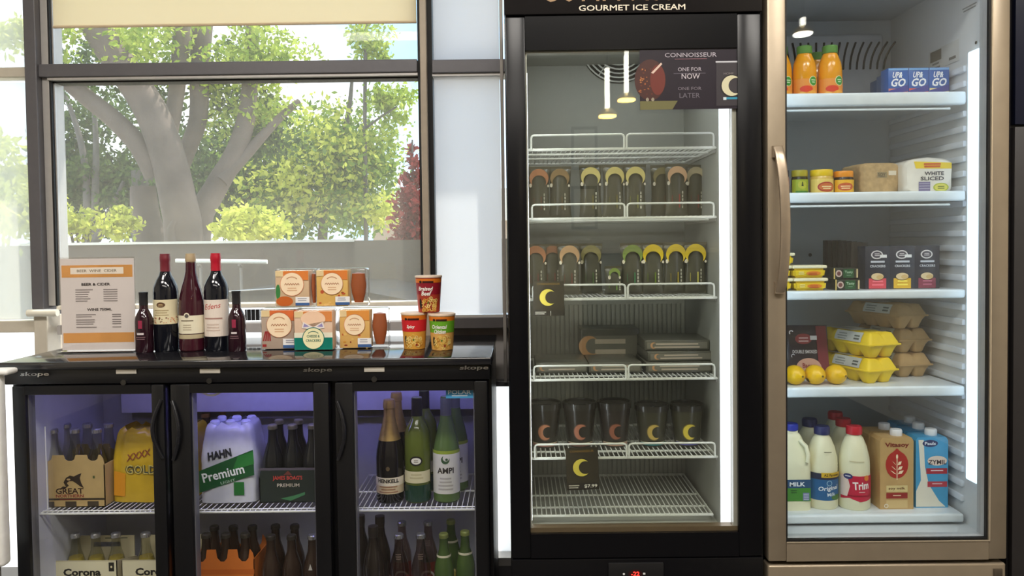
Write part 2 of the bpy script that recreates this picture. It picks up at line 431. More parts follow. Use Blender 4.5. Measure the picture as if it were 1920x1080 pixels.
wpart(w3, 'pane', WPANE, XQ3, XR + .08, WY + .03, WY + .036, Z_N1, H)
wpart(w3, 'side_channel', mat('grey_channel', (150, 144, 138), .45, metal=.2), XN, XN + .012, yf0 - .025, yf0, Z_L1, H, bev=.002)
wpart(w3, 'screen_sheet', screen_mat('white_screen_fabric', (240, 240, 243), .10, .70), XQ3 + .004, XN - .002, WY - .02, WY - .018, Z_N1 + .006, H)

# ---- white cupboard end beside the bar fridge (cut by the frame)
e0 = W(-60, 700, 2.15); e1 = W(17, 700, 2.15); zb = W(5, 1052, 2.15).z
cu = thing('end_screen', 'white rounded panel standing against the end of the low bar fridge', 'panel', ((e0.x + e1.x) / 2, 2.12, 0))
b = B(); b.box(e0.x, e1.x, 2.10, 2.14, zb, e1.z + .004, .012, 3); b.build('board', mat('white_laminate', (246, 244, 240), .4), cu, off=cu.location)
b = B(); b.box(e0.x + .01, e1.x - .03, 2.11, 2.135, 0, zb + .01); b.build('support', mat('grey_plinth', (120, 118, 116), .5), cu, off=cu.location)
b = B(); b.box(e0.x, e1.x + .028, 2.10, 2.15, e1.z + .002, e1.z + .018, .007, 3); b.build('top_cap', MATS['white_laminate'], cu, off=cu.location)

# ================================================================== outside
shell('ground', 'pale sunlit paving outside the window', mat('pale_paving', (190, 184, 172), .8, noise=.06, nscale=2), -30, 20, WY + .15, 60, -.3, -.25)
FY = 7.0
fn = thing('fence', 'grey brown rendered garden wall with a white coping under the trees', 'garden wall', (W(400, 500, FY).x, FY, -.25))
FENM = mat('grey_render', (98, 84, 73), .8, noise=.05, nscale=3); COPE = mat('white_coping', (235, 228, 214), .6)
ft = W(440, 456, FY).z
xa, xb, xc = W(-900, 456, FY).x, W(668, 456, FY).x, W(1100, 456, FY).x
B().box(xa, xb, FY, FY + .15, -.25, ft).build('wall_panel', FENM, fn, off=fn.location, smooth=False)
B().box(xb, xc, FY - .08, FY + .07, -.25, ft + .01).build('wall_panel', mat('tan_render', (104, 92, 79), .8, noise=.05, nscale=3), fn, off=fn.location, smooth=False)
B().box(xa, xb, FY - .03, FY + .18, ft, ft + .022).build('coping', COPE, fn, off=fn.location, smooth=False)
B().box(xa, xb - .25, FY - .06, FY, -.25, W(440, 560, FY).z).build('plinth', mat('dark_plinth', (92, 86, 84), .8), fn, off=fn.location, smooth=False)
# white rail in front of the wall
RYL = 6.86
ra, rb = W(330, 489, RYL), W(501, 491, RYL)
rl = thing('handrail', 'white horizontal rail with short bracket in front of the garden wall', 'rail', ((ra.x + rb.x) / 2, RYL, -.25))
B().tube([ra, (ra + rb) / 2, rb], .019, 12).build('bar', mat('white_rail_paint', (250, 246, 236), .5), rl, off=rl.location)
for q in (372, 448):
    g = W(q, 496, RYL)
    B().tube([g, (g.x, g.y + .05, g.z - .03), (g.x, g.y + .06, -.25)], .014, 8).build('bracket', mat('rail_bracket', (150, 140, 132), .6), rl, off=rl.location)
# parked car: dark roof and glass behind the sill
CYR = 5.2
c0, c1, ct = W(438, 565, CYR), W(560, 565, CYR), W(500, 541, CYR)
car = thing('car', 'dark parked car with only its rounded roof showing above the window sill', 'car', ((c0.x + c1.x) / 2 + .1, CYR, -.25))
cx0, cx1 = c0.x - .25, c1.x + .9
def carprof(x0, x1, zt): return [(x0 - .9, .1), (x0 - .9, .45), (x0 - .45, .55), (x0, zt - .10), (x0 + .22, zt - .02), (x0 + .6, zt), (x1 - .5, zt - .02), (x1, zt - .12), (x1 + .3, .5), (x1 + .35, .1)]
B().prism(carprof(cx0, cx1, ct.z), CYR, CYR + 1.6).build('body', mat('dark_car_paint', (34, 33, 35), .6, spec=.08), car, off=car.location)
B().prism([(cx0 + .03, ct.z - .13), (cx0 + .2, ct.z - .045), (cx1 - .5, ct.z - .045), (cx1 - .1, ct.z - .13)], CYR - .004, CYR + .02).build('window', mat('dark_car_glass', (30, 32, 36), .08), car, off=car.location)
B().tube([(cx0 - .02, CYR - .003, ct.z - .11), (cx0 + .22, CYR - .003, ct.z - .018), (cx0 + .6, CYR - .003, ct.z + .002), (cx1 - .5, CYR - .003, ct.z - .018)], .006, 6).build('roof_trim', CHROME, car, off=car.location)
for q in (cx0 - .45, cx1 - .25):
    B().tube([(q, CYR - .02, .05), (q, CYR + .2, .05)], .3, 24).build('wheel', GASKET, car, off=car.location)

def leaves(name, clusters, m, parent, up=.3):
    vs, fs = [], []
    for (px, py, Y, rx, ry, n, ls) in clusters:
        c = W(px, py, Y); rx, ry = sz(rx, Y), sz(ry, Y); rd = max(rx, ry) * .8
        # sub clumps make an uneven crown
        subs = []
        for _ in range(max(4, n // 60)):
            while True:
                q = Vector((R.uniform(-1, 1), R.uniform(-1, 1), R.uniform(-1, 1)))
                if q.length <= 1: break
            subs.append(Vector((c.x + q.x * rx, c.y + q.y * rd, c.z + q.z * ry)))
        sr = min(rx, ry) * .34
        for _ in range(n):
            q = R.choice(subs) + Vector((R.gauss(0, 1) * sr, R.gauss(0, 1) * sr, R.gauss(0, 1) * sr * .7))
            d = Vector((R.gauss(0, 1), R.gauss(0, 1), R.gauss(-.3, 1))).normalized()
            e = d.cross(Vector((R.gauss(0, 1), R.gauss(0, 1), R.gauss(0, 1)))).normalized()
            l = ls * R.uniform(.6, 1.4); k = len(vs)
            vs += [q, q + d * l * .5 + e * l * .28, q + d * l, q + d * l * .5 - e * l * .28]; fs.append((k, k + 1, k + 2, k + 3))
    me = bpy.data.meshes.new(name); o0 = Vector(parent.location)
    me.from_pydata([v - o0 for v in vs], [], fs); me.materials.append(m)
    o = bpy.data.objects.new(name, me); COL.objects.link(o); o.parent = parent; o['kind'] = 'stuff'
    return o
BARK = mat('pale_bark', (104, 90, 82), .85, noise=.34, nscale=2.6, bump=1.0)
BARKD = mat('dark_bark', (96, 90, 86), .85, noise=.14, nscale=8, bump=.5)
def limb(b, pts, Y, w0, w1, dY=0.0):
    """branch through photo pixels, widths in pixels"""
    out = []; rad = []; n = len(pts)
    # smooth
    dense = []
    for i in range(n - 1):
        p0 = pts[max(0, i - 1)]; p1 = pts[i]; p2 = pts[i + 1]; p3 = pts[min(n - 1, i + 2)]
        for t in (0, .33, .66):
            f = lambda a, b_, c, d: .5 * ((2 * b_) + (-a + c) * t + (2 * a - 5 * b_ + 4 * c - d) * t * t + (-a + 3 * b_ - 3 * c + d) * t ** 3)
            dense.append((f(p0[0], p1[0], p2[0], p3[0]), f(p0[1], p1[1], p2[1], p3[1])))
    dense.append(pts[-1]); m = len(dense)
    for i, (x, y) in enumerate(dense):
        t = i / (m - 1); yy = Y + dY * t
        out.append(W(x, y, yy)); rad.append(sz(w0 + (w1 - w0) * t, yy) / 2)
    b.tube(out, .1, 12, radii=rad)
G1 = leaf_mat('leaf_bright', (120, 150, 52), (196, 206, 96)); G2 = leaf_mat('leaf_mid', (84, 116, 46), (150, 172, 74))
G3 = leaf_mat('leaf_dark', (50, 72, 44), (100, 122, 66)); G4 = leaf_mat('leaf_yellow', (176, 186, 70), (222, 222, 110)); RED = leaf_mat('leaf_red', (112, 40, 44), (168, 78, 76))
TY = 10.0
def tree(name, label, px, Y): return thing(name, label, 'tree', (W(px, 460, Y).x, Y, -.25))
t1 = tree('big_tree', 'large old tree with thick pale leaning limbs behind the garden wall', 335, TY)
b = B()
limb(b, [(352, 700), (345, 450), (335, 380), (314, 290), (284, 210), (240, 140), (185, 60), (150, -20)], TY, 72, 50, -.6)
limb(b, [(300, 700), (285, 470), (272, 400), (268, 350)], TY + .5, 60, 44); limb(b, [(330, 480), (322, 430), (345, 395)], TY - .3, 22, 12)
limb(b, [(378, 700), (370, 440), (400, 360), (440, 290), (462, 220), (470, 130), (475, 20)], TY + .1, 54, 22, .5)
limb(b, [(292, 330), (262, 275), (215, 225), (165, 185), (110, 140), (60, 110)], TY - .2, 40, 28, -.4)
limb(b, [(330, 340), (352, 280), (372, 220), (374, 130), (380, 40), (382, -40)], TY + .4, 28, 40, .3)
limb(b, [(318, 260), (330, 180), (340, 80), (345, -30)], TY + .2, 26, 34, .2)
limb(b, [(415, 340), (470, 280), (520, 225), (560, 190)], TY + .2, 26, 10, .6)
b.build('trunk', BARK, t1, off=t1.location)
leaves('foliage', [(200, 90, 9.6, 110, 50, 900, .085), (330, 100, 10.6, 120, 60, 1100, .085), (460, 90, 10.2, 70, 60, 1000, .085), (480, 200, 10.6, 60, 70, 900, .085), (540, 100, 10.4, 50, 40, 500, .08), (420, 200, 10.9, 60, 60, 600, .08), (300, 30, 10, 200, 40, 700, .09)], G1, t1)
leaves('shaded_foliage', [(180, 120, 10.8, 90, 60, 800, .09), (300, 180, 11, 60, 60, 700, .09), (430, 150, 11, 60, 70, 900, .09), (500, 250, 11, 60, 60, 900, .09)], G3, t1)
t2 = tree('broad_tree', 'broad leafy green tree filling the middle of the window', 590, 13.8)
b = B(); limb(b, [(600, 640), (605, 440), (618, 340), (640, 280), (655, 200), (660, 150)], 13.8, 22, 6)
limb(b, [(612, 420), (570, 350), (540, 300)], 13.8, 12, 5); limb(b, [(618, 360), (680, 300), (720, 260)], 13.8, 10, 4)
b.build('trunk', BARKD, t2, off=t2.location)
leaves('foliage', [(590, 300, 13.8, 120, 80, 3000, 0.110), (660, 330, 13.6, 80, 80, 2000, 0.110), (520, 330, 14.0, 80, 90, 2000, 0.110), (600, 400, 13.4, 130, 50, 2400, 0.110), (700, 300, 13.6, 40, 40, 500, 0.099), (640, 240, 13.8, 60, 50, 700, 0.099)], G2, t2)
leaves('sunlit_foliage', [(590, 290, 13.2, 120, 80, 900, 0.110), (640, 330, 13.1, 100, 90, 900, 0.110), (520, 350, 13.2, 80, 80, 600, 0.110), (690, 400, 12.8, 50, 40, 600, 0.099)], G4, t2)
t3 = tree('slender_tree', 'slender tree with a small leafy crown beside the red conifer', 690, 13.0)
b = B(); limb(b, [(688, 640), (686, 400), (684, 250), (685, 120), (686, 20)], 13, 9, 6); limb(b, [(686, 240), (720, 215), (745, 200)], 13, 5, 3)
b.build('trunk', BARKD, t3, off=t3.location)
leaves('foliage', [(735, 195, 13, 40, 32, 900, .10), (690, 70, 13, 36, 40, 700, .10), (720, 100, 13, 18, 22, 150, .10), (715, 260, 13, 40, 30, 350, .09)], G1, t3)
t4 = tree('dark_tree', 'dark shaded tree of several thin stems near the big leaning tree', 180, 14.0)
b = B()
for pts in ([(168, 640), (165, 420), (158, 300), (138, 220), (118, 170)], [(176, 640), (178, 400), (180, 260), (172, 160)], [(180, 450), (210, 390), (232, 340)], [(300, 640), (275, 430), (272, 380), (268, 320)]):
    limb(b, pts, 14, 18 if pts[0][0] != 300 else 60, 6 if pts[0][0] != 300 else 40)
b.build('trunk', BARKD, t4, off=t4.location)
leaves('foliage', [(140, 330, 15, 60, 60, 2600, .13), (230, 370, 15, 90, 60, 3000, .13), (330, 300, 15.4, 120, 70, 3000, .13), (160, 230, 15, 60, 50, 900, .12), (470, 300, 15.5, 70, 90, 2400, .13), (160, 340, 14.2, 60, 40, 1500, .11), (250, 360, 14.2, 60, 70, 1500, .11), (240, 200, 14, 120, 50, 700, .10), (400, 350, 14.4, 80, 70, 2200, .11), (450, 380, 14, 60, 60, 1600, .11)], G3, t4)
t5 = tree('red_conifer', 'narrow dark red leafed tree in front of the pale roof', 775, 11.0)
b = B(); limb(b, [(776, 690), (776, 440), (774, 330), (773, 262)], 11, 10, 3); b.build('trunk', BARKD, t5, off=t5.location)
leaves('foliage', [(776, 425, 11, 30, 40, 1200, .09), (774, 370, 11, 25, 40, 1000, .09), (773, 315, 11, 15, 30, 450, .08), (772, 275, 11, 6, 18, 90, .07)], RED, t5)
def shrub(label, cl, px, Y, m):
    t = thing('shrub', label, 'shrub', (W(px, 460, Y).x, Y, -.25))
    b = B()
    for k in range(4): limb(b, [(px + 4 * k, 700), (px + 8 * k - 10, 470), (px + 22 * k - 34, 400)], Y, 8, 3)
    b.build('stem', BARKD, t, off=t.location); leaves('foliage', cl, m, t); return t
shrub('yellow green shrub behind the wall near the dark mullion', [(130, 420, 9.0, 40, 30, 900, .08), (220, 420, 9.2, 40, 24, 600, .08)], 150, 9.1, G4)
shrub('yellow green shrub behind the wall below the big tree limbs', [(440, 425, 8.8, 50, 30, 700, .08), (500, 425, 9, 40, 30, 600, .08)], 450, 9.0, G4)
shrub('feathery yellow green shrub seen through the added haze sheet', [(20, 400, 5.2, 60, 60, 1500, .06), (-30, 300, 5.2, 50, 60, 800, .06), (30, 70, 5.6, 40, 40, 350, .06), (50, 330, 5.4, 30, 40, 300, .06)], 0, 5.4, G4)
# neighbour building
HY = 18.0
hb = thing('house', 'low pale house with a light roof beyond the red leafed tree', 'house', (W(740, 450, HY).x, HY, -.25))
h0, h1 = W(700, 470, HY), W(860, 415, HY)
B().box(h0.x, h1.x + 4, HY, HY + 5, -.25, h1.z).build('wall', mat('house_wall', (196, 176, 162), .8), hb, off=hb.location, smooth=False)
B().prism([(h0.x - .4, h1.z), (h0.x + .3, W(730, 358, HY).z), (h1.x + 3.6, W(730, 358, HY).z), (h1.x + 4.4, h1.z)], HY - .4, HY + 5.4).build('roof', mat('pale_roof', (226, 220, 210), .7), hb, off=hb.location, smooth=False)

# ================================================================== room behind the photographer (seen mirrored in the glass doors)
def pendant(px, pyd, pyt, Yv, label, plane=2.0, col=(255, 214, 110)):
    q = W(px, pyd, Yv); top = W(px, pyt, Yv); y = 2 * plane - Yv; r = sz(18, Yv)
    t = thing('pendant_lamp', label, 'lamp', (q.x, y, q.z), group='pendant lamps')
    B().lathe([(.001, .04), (r * .5, .035), (r, .0), (r * .98, -.012), (r * .5, -.014)], 28).build('shade', mat('lamp_shade_brass', (200, 170, 90), .3, metal=.7), t)
    B().lathe([(0.001, -.03), (r * .9, -.022), (r * .93, -.013), (0.001, -.0125)], 24).build('light_disc', mat('warm_diffuser_%d' % col[2], col, .5, emit=14, ecol=col), t)
    B().tube([(0, 0, .04), (0, 0, top.z - q.z)], .017, 10).build('glowing_tube', mat('glowing_stem', (255, 250, 235), .5, emit=7), t)  # pendant stem given emission so its reflection shows bright
    if top.z < H - .05: B().tube([(0, 0, top.z - q.z), (0, 0, H - q.z)], .004, 6).build('cord', GASKET, t)
pendant(1140, 212, 126, 5.4, 'round glowing pendant lamp mirrored over the freezer fan grille')
pendant(1176, 182, 84, 5.9, 'round glowing pendant lamp mirrored beside the freezer poster')
pendant(1510, 56, 30, 5.3, 'white glowing pendant lamp mirrored above the juice bottles', col=(255, 250, 240))
pendant(1686, 166, 130, 6.0, 'white glowing pendant lamp mirrored over the blue drink cartons', col=(255, 252, 245))
def picture(px0, px1, py0, py1, Yv, label):
    a = W(px0, py1, Yv); c = W(px1, py0, Yv); y = 4 - Yv
    t = thing('picture_frame', label, 'picture', ((a.x + c.x) / 2, y, a.z), group='pictures on the rear wall')
    b = B(); b.frame(a.x, c.x, a.z, c.z, y - .03, y, .03, .03, .03, .03); b.build('frame', GASKET, t, off=t.location)
    B().box(a.x + .02, c.x - .02, y - .028, y - .012, a.z + .02, c.z - .02).build('print', mat('pale_print', (205, 215, 214), .5, noise=.2, nscale=3), t, off=t.location)
RV = 4 - RY - .01
picture(1072, 1121, 236, 318, RV, 'pale print in a black frame on the rear wall, upper of two')
picture(1072, 1121, 348, 430, RV, 'pale print in a black frame on the rear wall, lower of two')
# counter with dark front on the rear side of the room
k0, k1 = W(1095, 425, 7.2), W(1335, 425, 7.2)
ctr = thing('counter', 'dark service counter across the room behind the photographer', 'counter', ((k0.x + k1.x) / 2, -3.2, 0))
B().box(k0.x, k1.x, -3.5, -2.9, 0, 1.15, .01).build('cabinet', mat('dark_counter', (46, 44, 46), .4), ctr, off=ctr.location)
B().box(k0.x - .03, k1.x + .03, -3.53, -2.87, 1.15, 1.19, .005).build('worktop', mat('counter_top', (150, 140, 126), .3), ctr, off=ctr.location)

# ================================================================== low three door bar fridge
BX0, BX1 = W(5, 700, 2.2).x, W(920, 668, 2.2).x
BZ = .928; BF = 2.20; BB = 2.73
bf = thing('bar_fridge', 'low black three door bar fridge with glass doors full of beer and wine', 'fridge', ((BX0 + BX1) / 2, 2.46, 0))
bo = bf.location
B().box(BX0 - .004, BX1 + .004, BF - .012, BB, BZ - .022, BZ, .004, 3).build('top', mat('black_fridge_top', (30, 30, 34), .10, spec=1.0, noise=.04), bf, off=bo)
LINER = mat('pale_steel_liner', (196, 198, 206), .4, noise=.03)
b = B(); b.box(BX0, BX0 + .035, BF + .045, BB - .01, .06, BZ - .022); b.box(BX1 - .035, BX1, BF + .045, BB - .01, .06, BZ - .022)
b.box(BX0, BX1, BB - .04, BB - .01, .06, BZ - .022); b.box(BX0, BX1, BF + .045, BB - .01, .06, .10)
b.build('carcass', BLACK, bf, off=bo, smooth=False)
b = B(); xi0, xi1 = BX0 + .036, BX1 - .036
b.box(xi0, xi1, BB - .075, BB - .041, .10, BZ - .023); b.box(xi0, xi0 + .004, BF + .05, BB - .07, .10, BZ - .023); b.box(xi1 - .004, xi1, BF + .05, BB - .07, .10, BZ - .023)
b.box(xi0, xi1, BF + .05, BB - .07, .10, .112); b.box(xi0, xi1, BF + .05, BB - .07, BZ - .03, BZ - .023)
b.build('liner', LINER, bf, off=bo, smooth=False)
zc1 = W(470, 772, 2.55).z
B().box(xi0 + .12, xi1 - .01, 2.55, BB - .075, zc1, BZ - .03, .004).build('evaporator_cover', mat('white_cover', (214, 214, 232), .4), bf, off=bo)
B().box(xi0 + .13, xi1 - .02, 2.60, BB - .075, zc1 - .035, zc1, .003).build('drip_strip', mat('grey_strip', (120, 118, 122), .5), bf, off=bo)
B().box(BX0 + .002, BX1 - .002, BF + .002, BF + .045, .862, BZ - .022, .003).build('header_panel', BLACK, bf, off=bo)
B().box(BX0 + .002, BX1 - .002, BF + .041, BF + .062, .846, .864).build('top_rail', BLACK, bf, off=bo, smooth=False)
for q in (317, 625):
    g = W(q, 900, BF + .05); B().box(g.x - .022, g.x + .022, BF + .042, BF + .075, .10, .862).build('door_post', BLACK, bf, off=bo, smooth=False)
B().box(BX0 + .01, BX1 - .01, BF + .02, BF + .05, 0.0, .085).build('kick_plate', BLACK, bf, off=bo, smooth=False)
for q in (218, 375, 683):
    g0, g1 = W(q, 703 - q * .008, BF), W(q + 38, 703 - q * .008, BF)
    B().box(g0.x, g1.x, BF - .002, BF + .004, g0.z, g0.z + .013, .001).build('name_plate', mat('pale_plate', (214, 208, 196), .35, metal=.3), bf, off=bo)
for q, qy in ((66, 702), (596, 694), (889, 690)):
    a = Art(); g = W(q, qy, BF); a.text('skope', g.x, g.z, .015, CHROME, 0, bold=.02, w=.082, shear=.15); a.flat('lettering', bf, BF - .002, off=bo)
doors = [(27, 311, 52, 287), (323, 619, 360, 590), (631, 917, 665, 891)]
zg1 = [W(170, 741, BF).z, W(475, 737, BF).z, W(780, 729, BF).z]; zg1 = [sum(zg1) / 3] * 3
for i, (d0, d1, g0, g1) in enumerate(doors):
    x0, x1 = W(d0, 900, BF).x, W(d1, 900, BF).x; u0, u1 = W(g0, 900, BF).x, W(g1, 900, BF).x
    b = B(); b.frame(x0, x1, .10, .858, BF, BF + .04, u0 - x0, x1 - u1, .05, .858 - zg1[i], .004)
    dr = b.build('door', BLACK, bf, off=bo)
    b = B(); b.frame(u0 - .001, u1 + .001, .15, zg1[i] + .001, BF + .012, BF + .04, .004, .004, .004, .004, 0); b.build('glass_seal', mat('grey_edge', (120, 120, 128), .4, metal=.4), dr, off=bo)
    B().box(u0, u1, BF + .018, BF + .024, .15, zg1[i]).build('glass_pane', PANE, dr, off=bo, smooth=False)
    hx = x1 - .018 if i == 0 else x0 + .018; s = -1 if i == 0 else 1
    za, zb_ = W(d0, 862, BF).z, W(d0, 752, BF).z
    pts = [(hx - s * .012 + s * .022 * math.sin(PI * t / 10), BF - .002 - .012 * math.sin(PI * t / 10), za + (zb_ - za) * t / 10) for t in range(11)]
    B().tube(pts, .006, 10).build('handle', mat('handle_black', (30, 30, 34), .22), dr, off=bo)
    lp = W((232, 393, 702)[i], (717, 714, 711)[i], BF)
    B().tube([(lp.x, BF - .004, lp.z), (lp.x, BF + .002, lp.z)], .008, 16).build('lock', mat('lock_metal', (92, 90, 88), .3, metal=.9), dr, off=bo)
    if i == 2:
        a = Art(); g = W(861, 740, BF); w = sz(26, BF); hgt = sz(9, BF)
        a.rect(g.x - w, g.x + w, g.z - hgt, g.z + hgt, (70, 150, 200)); a.text('POLAR', g.x, g.z + .004, .012, (225, 240, 250), 1, w=w * 1.7, bold=.02); a.lines(g.x, g.z - hgt * .35, w * 1.6, 1, .006, (210, 230, 240), 1)
        a.flat('sticker', dr, BF + .017, off=bo)
    if i > 0:
        g = W((392, 660)[i - 1], (722, 718)[i - 1], BF); a = Art(); r = .042
        a.ring(g.x, g.z + .006, r * .86, r, (225, 225, 235), 0, PI * 1.15, PI * 1.85, 16); a.ring(g.x, g.z + .006, r * .6, r * .74, (40, 40, 60), 0, PI * 1.1, PI * 1.9, 16)
        if i == 1: a.flat('sticker', dr, BF + .017, off=bo)
# shelves, light tubes, shelf posts
ZU = .462
for i, (d0, d1, g0, g1) in enumerate(doors):
    u0 = W((78, 340, 650)[i], 955, 2.29).x; u1 = W((330, 618, 905)[i], 955, 2.29).x
    b = B(); y0, y1 = 2.285, 2.64
    b.tube([(u0, y0, ZU - .004), (u1, y0, ZU - .004), (u1, y1, ZU - .004), (u0, y1, ZU - .004)], .0035, 8, closed=True)
    b.tube([(u0, y0 + .012, ZU - .004 + .004), (u1, y0 + .012, ZU)], .002, 6); b.tube([(u0, y0 + .18, ZU - .006), (u1, y0 + .18, ZU - .006)], .003, 6)
    n = 26
    for k in range(1, n):
        x = u0 + (u1 - u0) * k / n; b.tube([(x, y0, ZU - .002), (x, y1, ZU - .002)], .0014, 5)
    b.build('wire_shelf', WIRE, bf, off=bo)
    lx0, lx1 = (W(140, 740, 2.27).x, W(300, 740, 2.27).x) if i == 0 else (u0 + .03, u1 - .03)
    B().tube([(lx0, BF + .075, .872), (lx1, BF + .075, .872)], .007, 8).build('glowing_tube', mat('violet_led_%d' % i, (150, 142, 255), .5, emit=(6, 15, 13)[i], ecol=(166, 158, 255)), bf, off=bo)
px_ = W(86, 850, 2.29)
B().tube([(px_.x, 2.29, .47), (px_.x, 2.29, W(86, 800, 2.29).z)], .0018, 6).build('shelf_post', WIRE, bf, off=bo)

# ---------------------------------------------------------------- bottles
def bottle(name, label, cat, loc, prof, m, cap=None, capm=None, art=None, group=None, rz=0, extra=None):
    t = thing(name, label, cat, loc, rz, group)
    B().lathe(prof, 32).build('glass_body', m, t)
    if cap: B().lathe(cap, 28).build('cap', capm, t)
    if art:
        a, rf = art; a.cyl('label_print', t, rf)
    if extra: extra(t)
    return t
BEERP = [(.028, 0), (.0305, .004), (.0305, .118), (.029, .132), (.022, .158), (.0155, .178), (.0135, .2), (.013, .222), (.0135, .224)]
BEERC = [(.0137, .217), (.0152, .218), (.0148, .228), (.012, .231), (.001, .2315)]
CLB = glass_mat('clear_bottle_glass', (.80, .80, .74), 2.2, .02); AMB = mat('amber_bottle_glass', (52, 36, 26), .1, spec=.6, noise=.05)
DKG = mat('dark_bottle_glass', (28, 30, 28), .1, spec=.6); GRN = mat('green_bottle_glass', (70, 92, 44), .1, spec=.6)
SILV = mat('silver_cap', (205, 205, 208), .25, metal=.8); GOLD = mat('gold_foil', (196, 164, 96), .32, metal=.7, noise=.12, nscale=60, bump=.4)
def row(proto, spots, **k):
    for q in spots: dup(proto, q, **k)
TOPZ = BZ
# wine bottles on the top
BORD = [(.034, 0), (.037, .004), (.037, .186), (.0355, .2), (.028, .22), (.0185, .236), (.0150, .25), (.0140, .285), (.0140, .300)]
BURG = [(.035, 0), (.0385, .004), (.0385, .135), (.0365, .160), (.030, .190), (.0215, .222), (.0160, .248), (.0145, .285), (.0145, .302)]
def caps(prof, z0, dr=.0007): return [(r + dr, z) for r, z in prof if z >= z0][:0] + [(.0157, z0), (.0152, z0 + .02), (.0148, .278), (.0160, .281), (.0160, .293), (.0150, .297), (.0148, .303), (.001, .3035)]
WINE = mat('wine_bottle_glass', (20, 22, 30), .07, spec=.6); WINER = mat('ruby_wine_glass', (62, 22, 34), .08, spec=.6)
def wine_at(px, py, Y): g = W(px, py, Y); return (g.x, Y, TOPZ)
a = Art(); a.rect(-.056, .056, .086, .162, (226, 214, 178)); a.ell(0, .146, .0135, .008, (96, 66, 44), 1); a.lines(0, .148, .016, 2, .004, (216, 190, 140), 2)
a.lines(0, .130, .05, 3, .007, (176, 158, 118), 1)
for k in range(40):
    a.ell(R.uniform(-.053, .053), R.uniform(.09, .108), R.uniform(.001, .003), R.uniform(.001, .003), R.choice([(196, 116, 92), (214, 150, 110), (120, 80, 60)]), 1 + k % 3, 8)
bottle('wine_bottle', 'dark red wine bottle with maroon capsule and cream label of red vines', 'wine bottle', wine_at(311, 560, 2.41), BORD, WINE, caps(BORD, .236), mat('maroon_capsule', (120, 40, 52), .35), (a, .0372))
a = Art(); a.rect(-.056, .056, .056, .112, (232, 224, 198)); a.ell(0, .112, .0085, .009, (232, 224, 198), 1); a.ell(0, .111, .006, .006, (90, 84, 80), 2); a.lines(0, .098, .052, 1, .008, (120, 104, 84), 1); a.lines(0, .084, .03, 3, .007, (190, 176, 150), 1)
a.rect(-.056, .056, .040, .053, (186, 172, 140))
bottle('wine_bottle', 'sloping red wine bottle with tan capsule and low cream label', 'wine bottle', wine_at(359, 560, 2.41), BURG, WINER, caps(BURG, .242), mat('tan_capsule', (186, 164, 130), .4), (a, .0387))
a = Art(); a.rect(-.056, .056, .046, .160, (232, 218, 206)); a.text('Edens', 0, .140, .016, (190, 60, 56), 1, shear=.35, bold=0, maxw=.05, rot=.12); a.lines(0, .104, .062, 1, .01, (170, 130, 120), 1); a.lines(0, .085, .045, 3, .009, (206, 184, 170), 1)
bottle('wine_bottle', 'dark wine bottle with bright red capsule and tall pale label', 'wine bottle', wine_at(406, 560, 2.41), BORD, WINE, caps(BORD, .236), mat('red_capsule', (190, 26, 50), .32), (a, .0372))
PICC = [(.024, 0), (.0265, .004), (.0265, .095), (.025, .108), (.018, .124), (.0128, .134), (.0120, .150), (.0120, .182)]
PCAP = [(.0130, .146), (.0128, .178), (.0136, .180), (.0134, .186), (.001, .187)]
for px, lab in ((270, 'small dark wine bottle beside the menu card'), (444, 'small dark wine bottle beside the snack packs')):
    a = Art(); a.lines(0, .062, .024, 1, .008, (215, 205, 205), 1, h=.006); a.lines(0, .05, .03, 2, .006, (120, 90, 96), 1)
    a.rect(-.006, .006, .075, .100, (150, 40, 70), 0)
    bottle('small_wine_bottle', lab, 'wine bottle', wine_at(px, 600, 2.38), PICC, mat('small_bottle_glass', (44, 20, 30), .08, spec=.6), PCAP, mat('black_screw_cap', (34, 34, 38), .4), (a, .0267))

# ---------------------------------------------------------------- menu card in a clear stand
mY = 2.40
m0 = W(186, 640, mY)
mn = thing('menu_stand', 'white menu card with orange bands in a clear upright stand', 'menu', (m0.x, mY, TOPZ), rz=.03)
mw, mh = sz(137, mY), sz(176, mY)
b = B(); b.box(-mw / 2 - .004, mw / 2 + .004, -.003, -.0015, .004, mh + .004); b.box(-mw / 2 - .004, mw / 2 + .004, .0015, .003, .004, mh + .004); b.box(-mw / 2 - .004, mw / 2 + .004, -.03, .03, 0, .004, .001)
b.build('clear_stand', CLEAR, mn, smooth=False)
B().box(-mw / 2, mw / 2, -.001, .001, .006, mh).build('card', mat('white_card', (238, 232, 232), .6, noise=.01), mn, smooth=False)
a = Art(); OR = (232, 168, 92)
a.rect(-mw * .48, mw * .48, mh * .80, mh * .93, OR); a.rect(-mw * .36, mw * .36, mh * .835, mh * .905, (246, 236, 222), 1); a.text('BEER  WINE  CIDER', 0, mh * .87, mh * .028, (130, 116, 96), 2, w=mw * .54, bold=.01)
a.rect(-mw * .48, mw * .48, mh * .10, mh * .205, OR)
a.text('BEER & CIDER', -mw * .02, mh * .725, mh * .03, (50, 44, 44), 1, w=mw * .39, bold=.03); a.text('WINE 750ML', mw * .02, mh * .455, mh * .028, (60, 54, 54), 1, w=mw * .34, bold=.03)
for k in range(6):
    v = mh * (.672 - k * .024); a.rect(-mw * .30, -mw * (.06 + .08 * R.random()), v - mh * .010, v, (150, 142, 142), 1); a.rect(mw * .08, mw * .27, v - mh * .010, v, (150, 142, 142), 1)
for k, dv in enumerate((0, .022, .055, .078, .1, .135)):
    v = mh * (.405 - dv); a.rect(-mw * .30, mw * (.02 - .14 * R.random()), v - mh * .010, v, (150, 142, 142), 1); a.rect(mw * .19, mw * .31, v - mh * .010, v, (140, 132, 132), 1)
a.flat('menu_print', mn, -.0011)

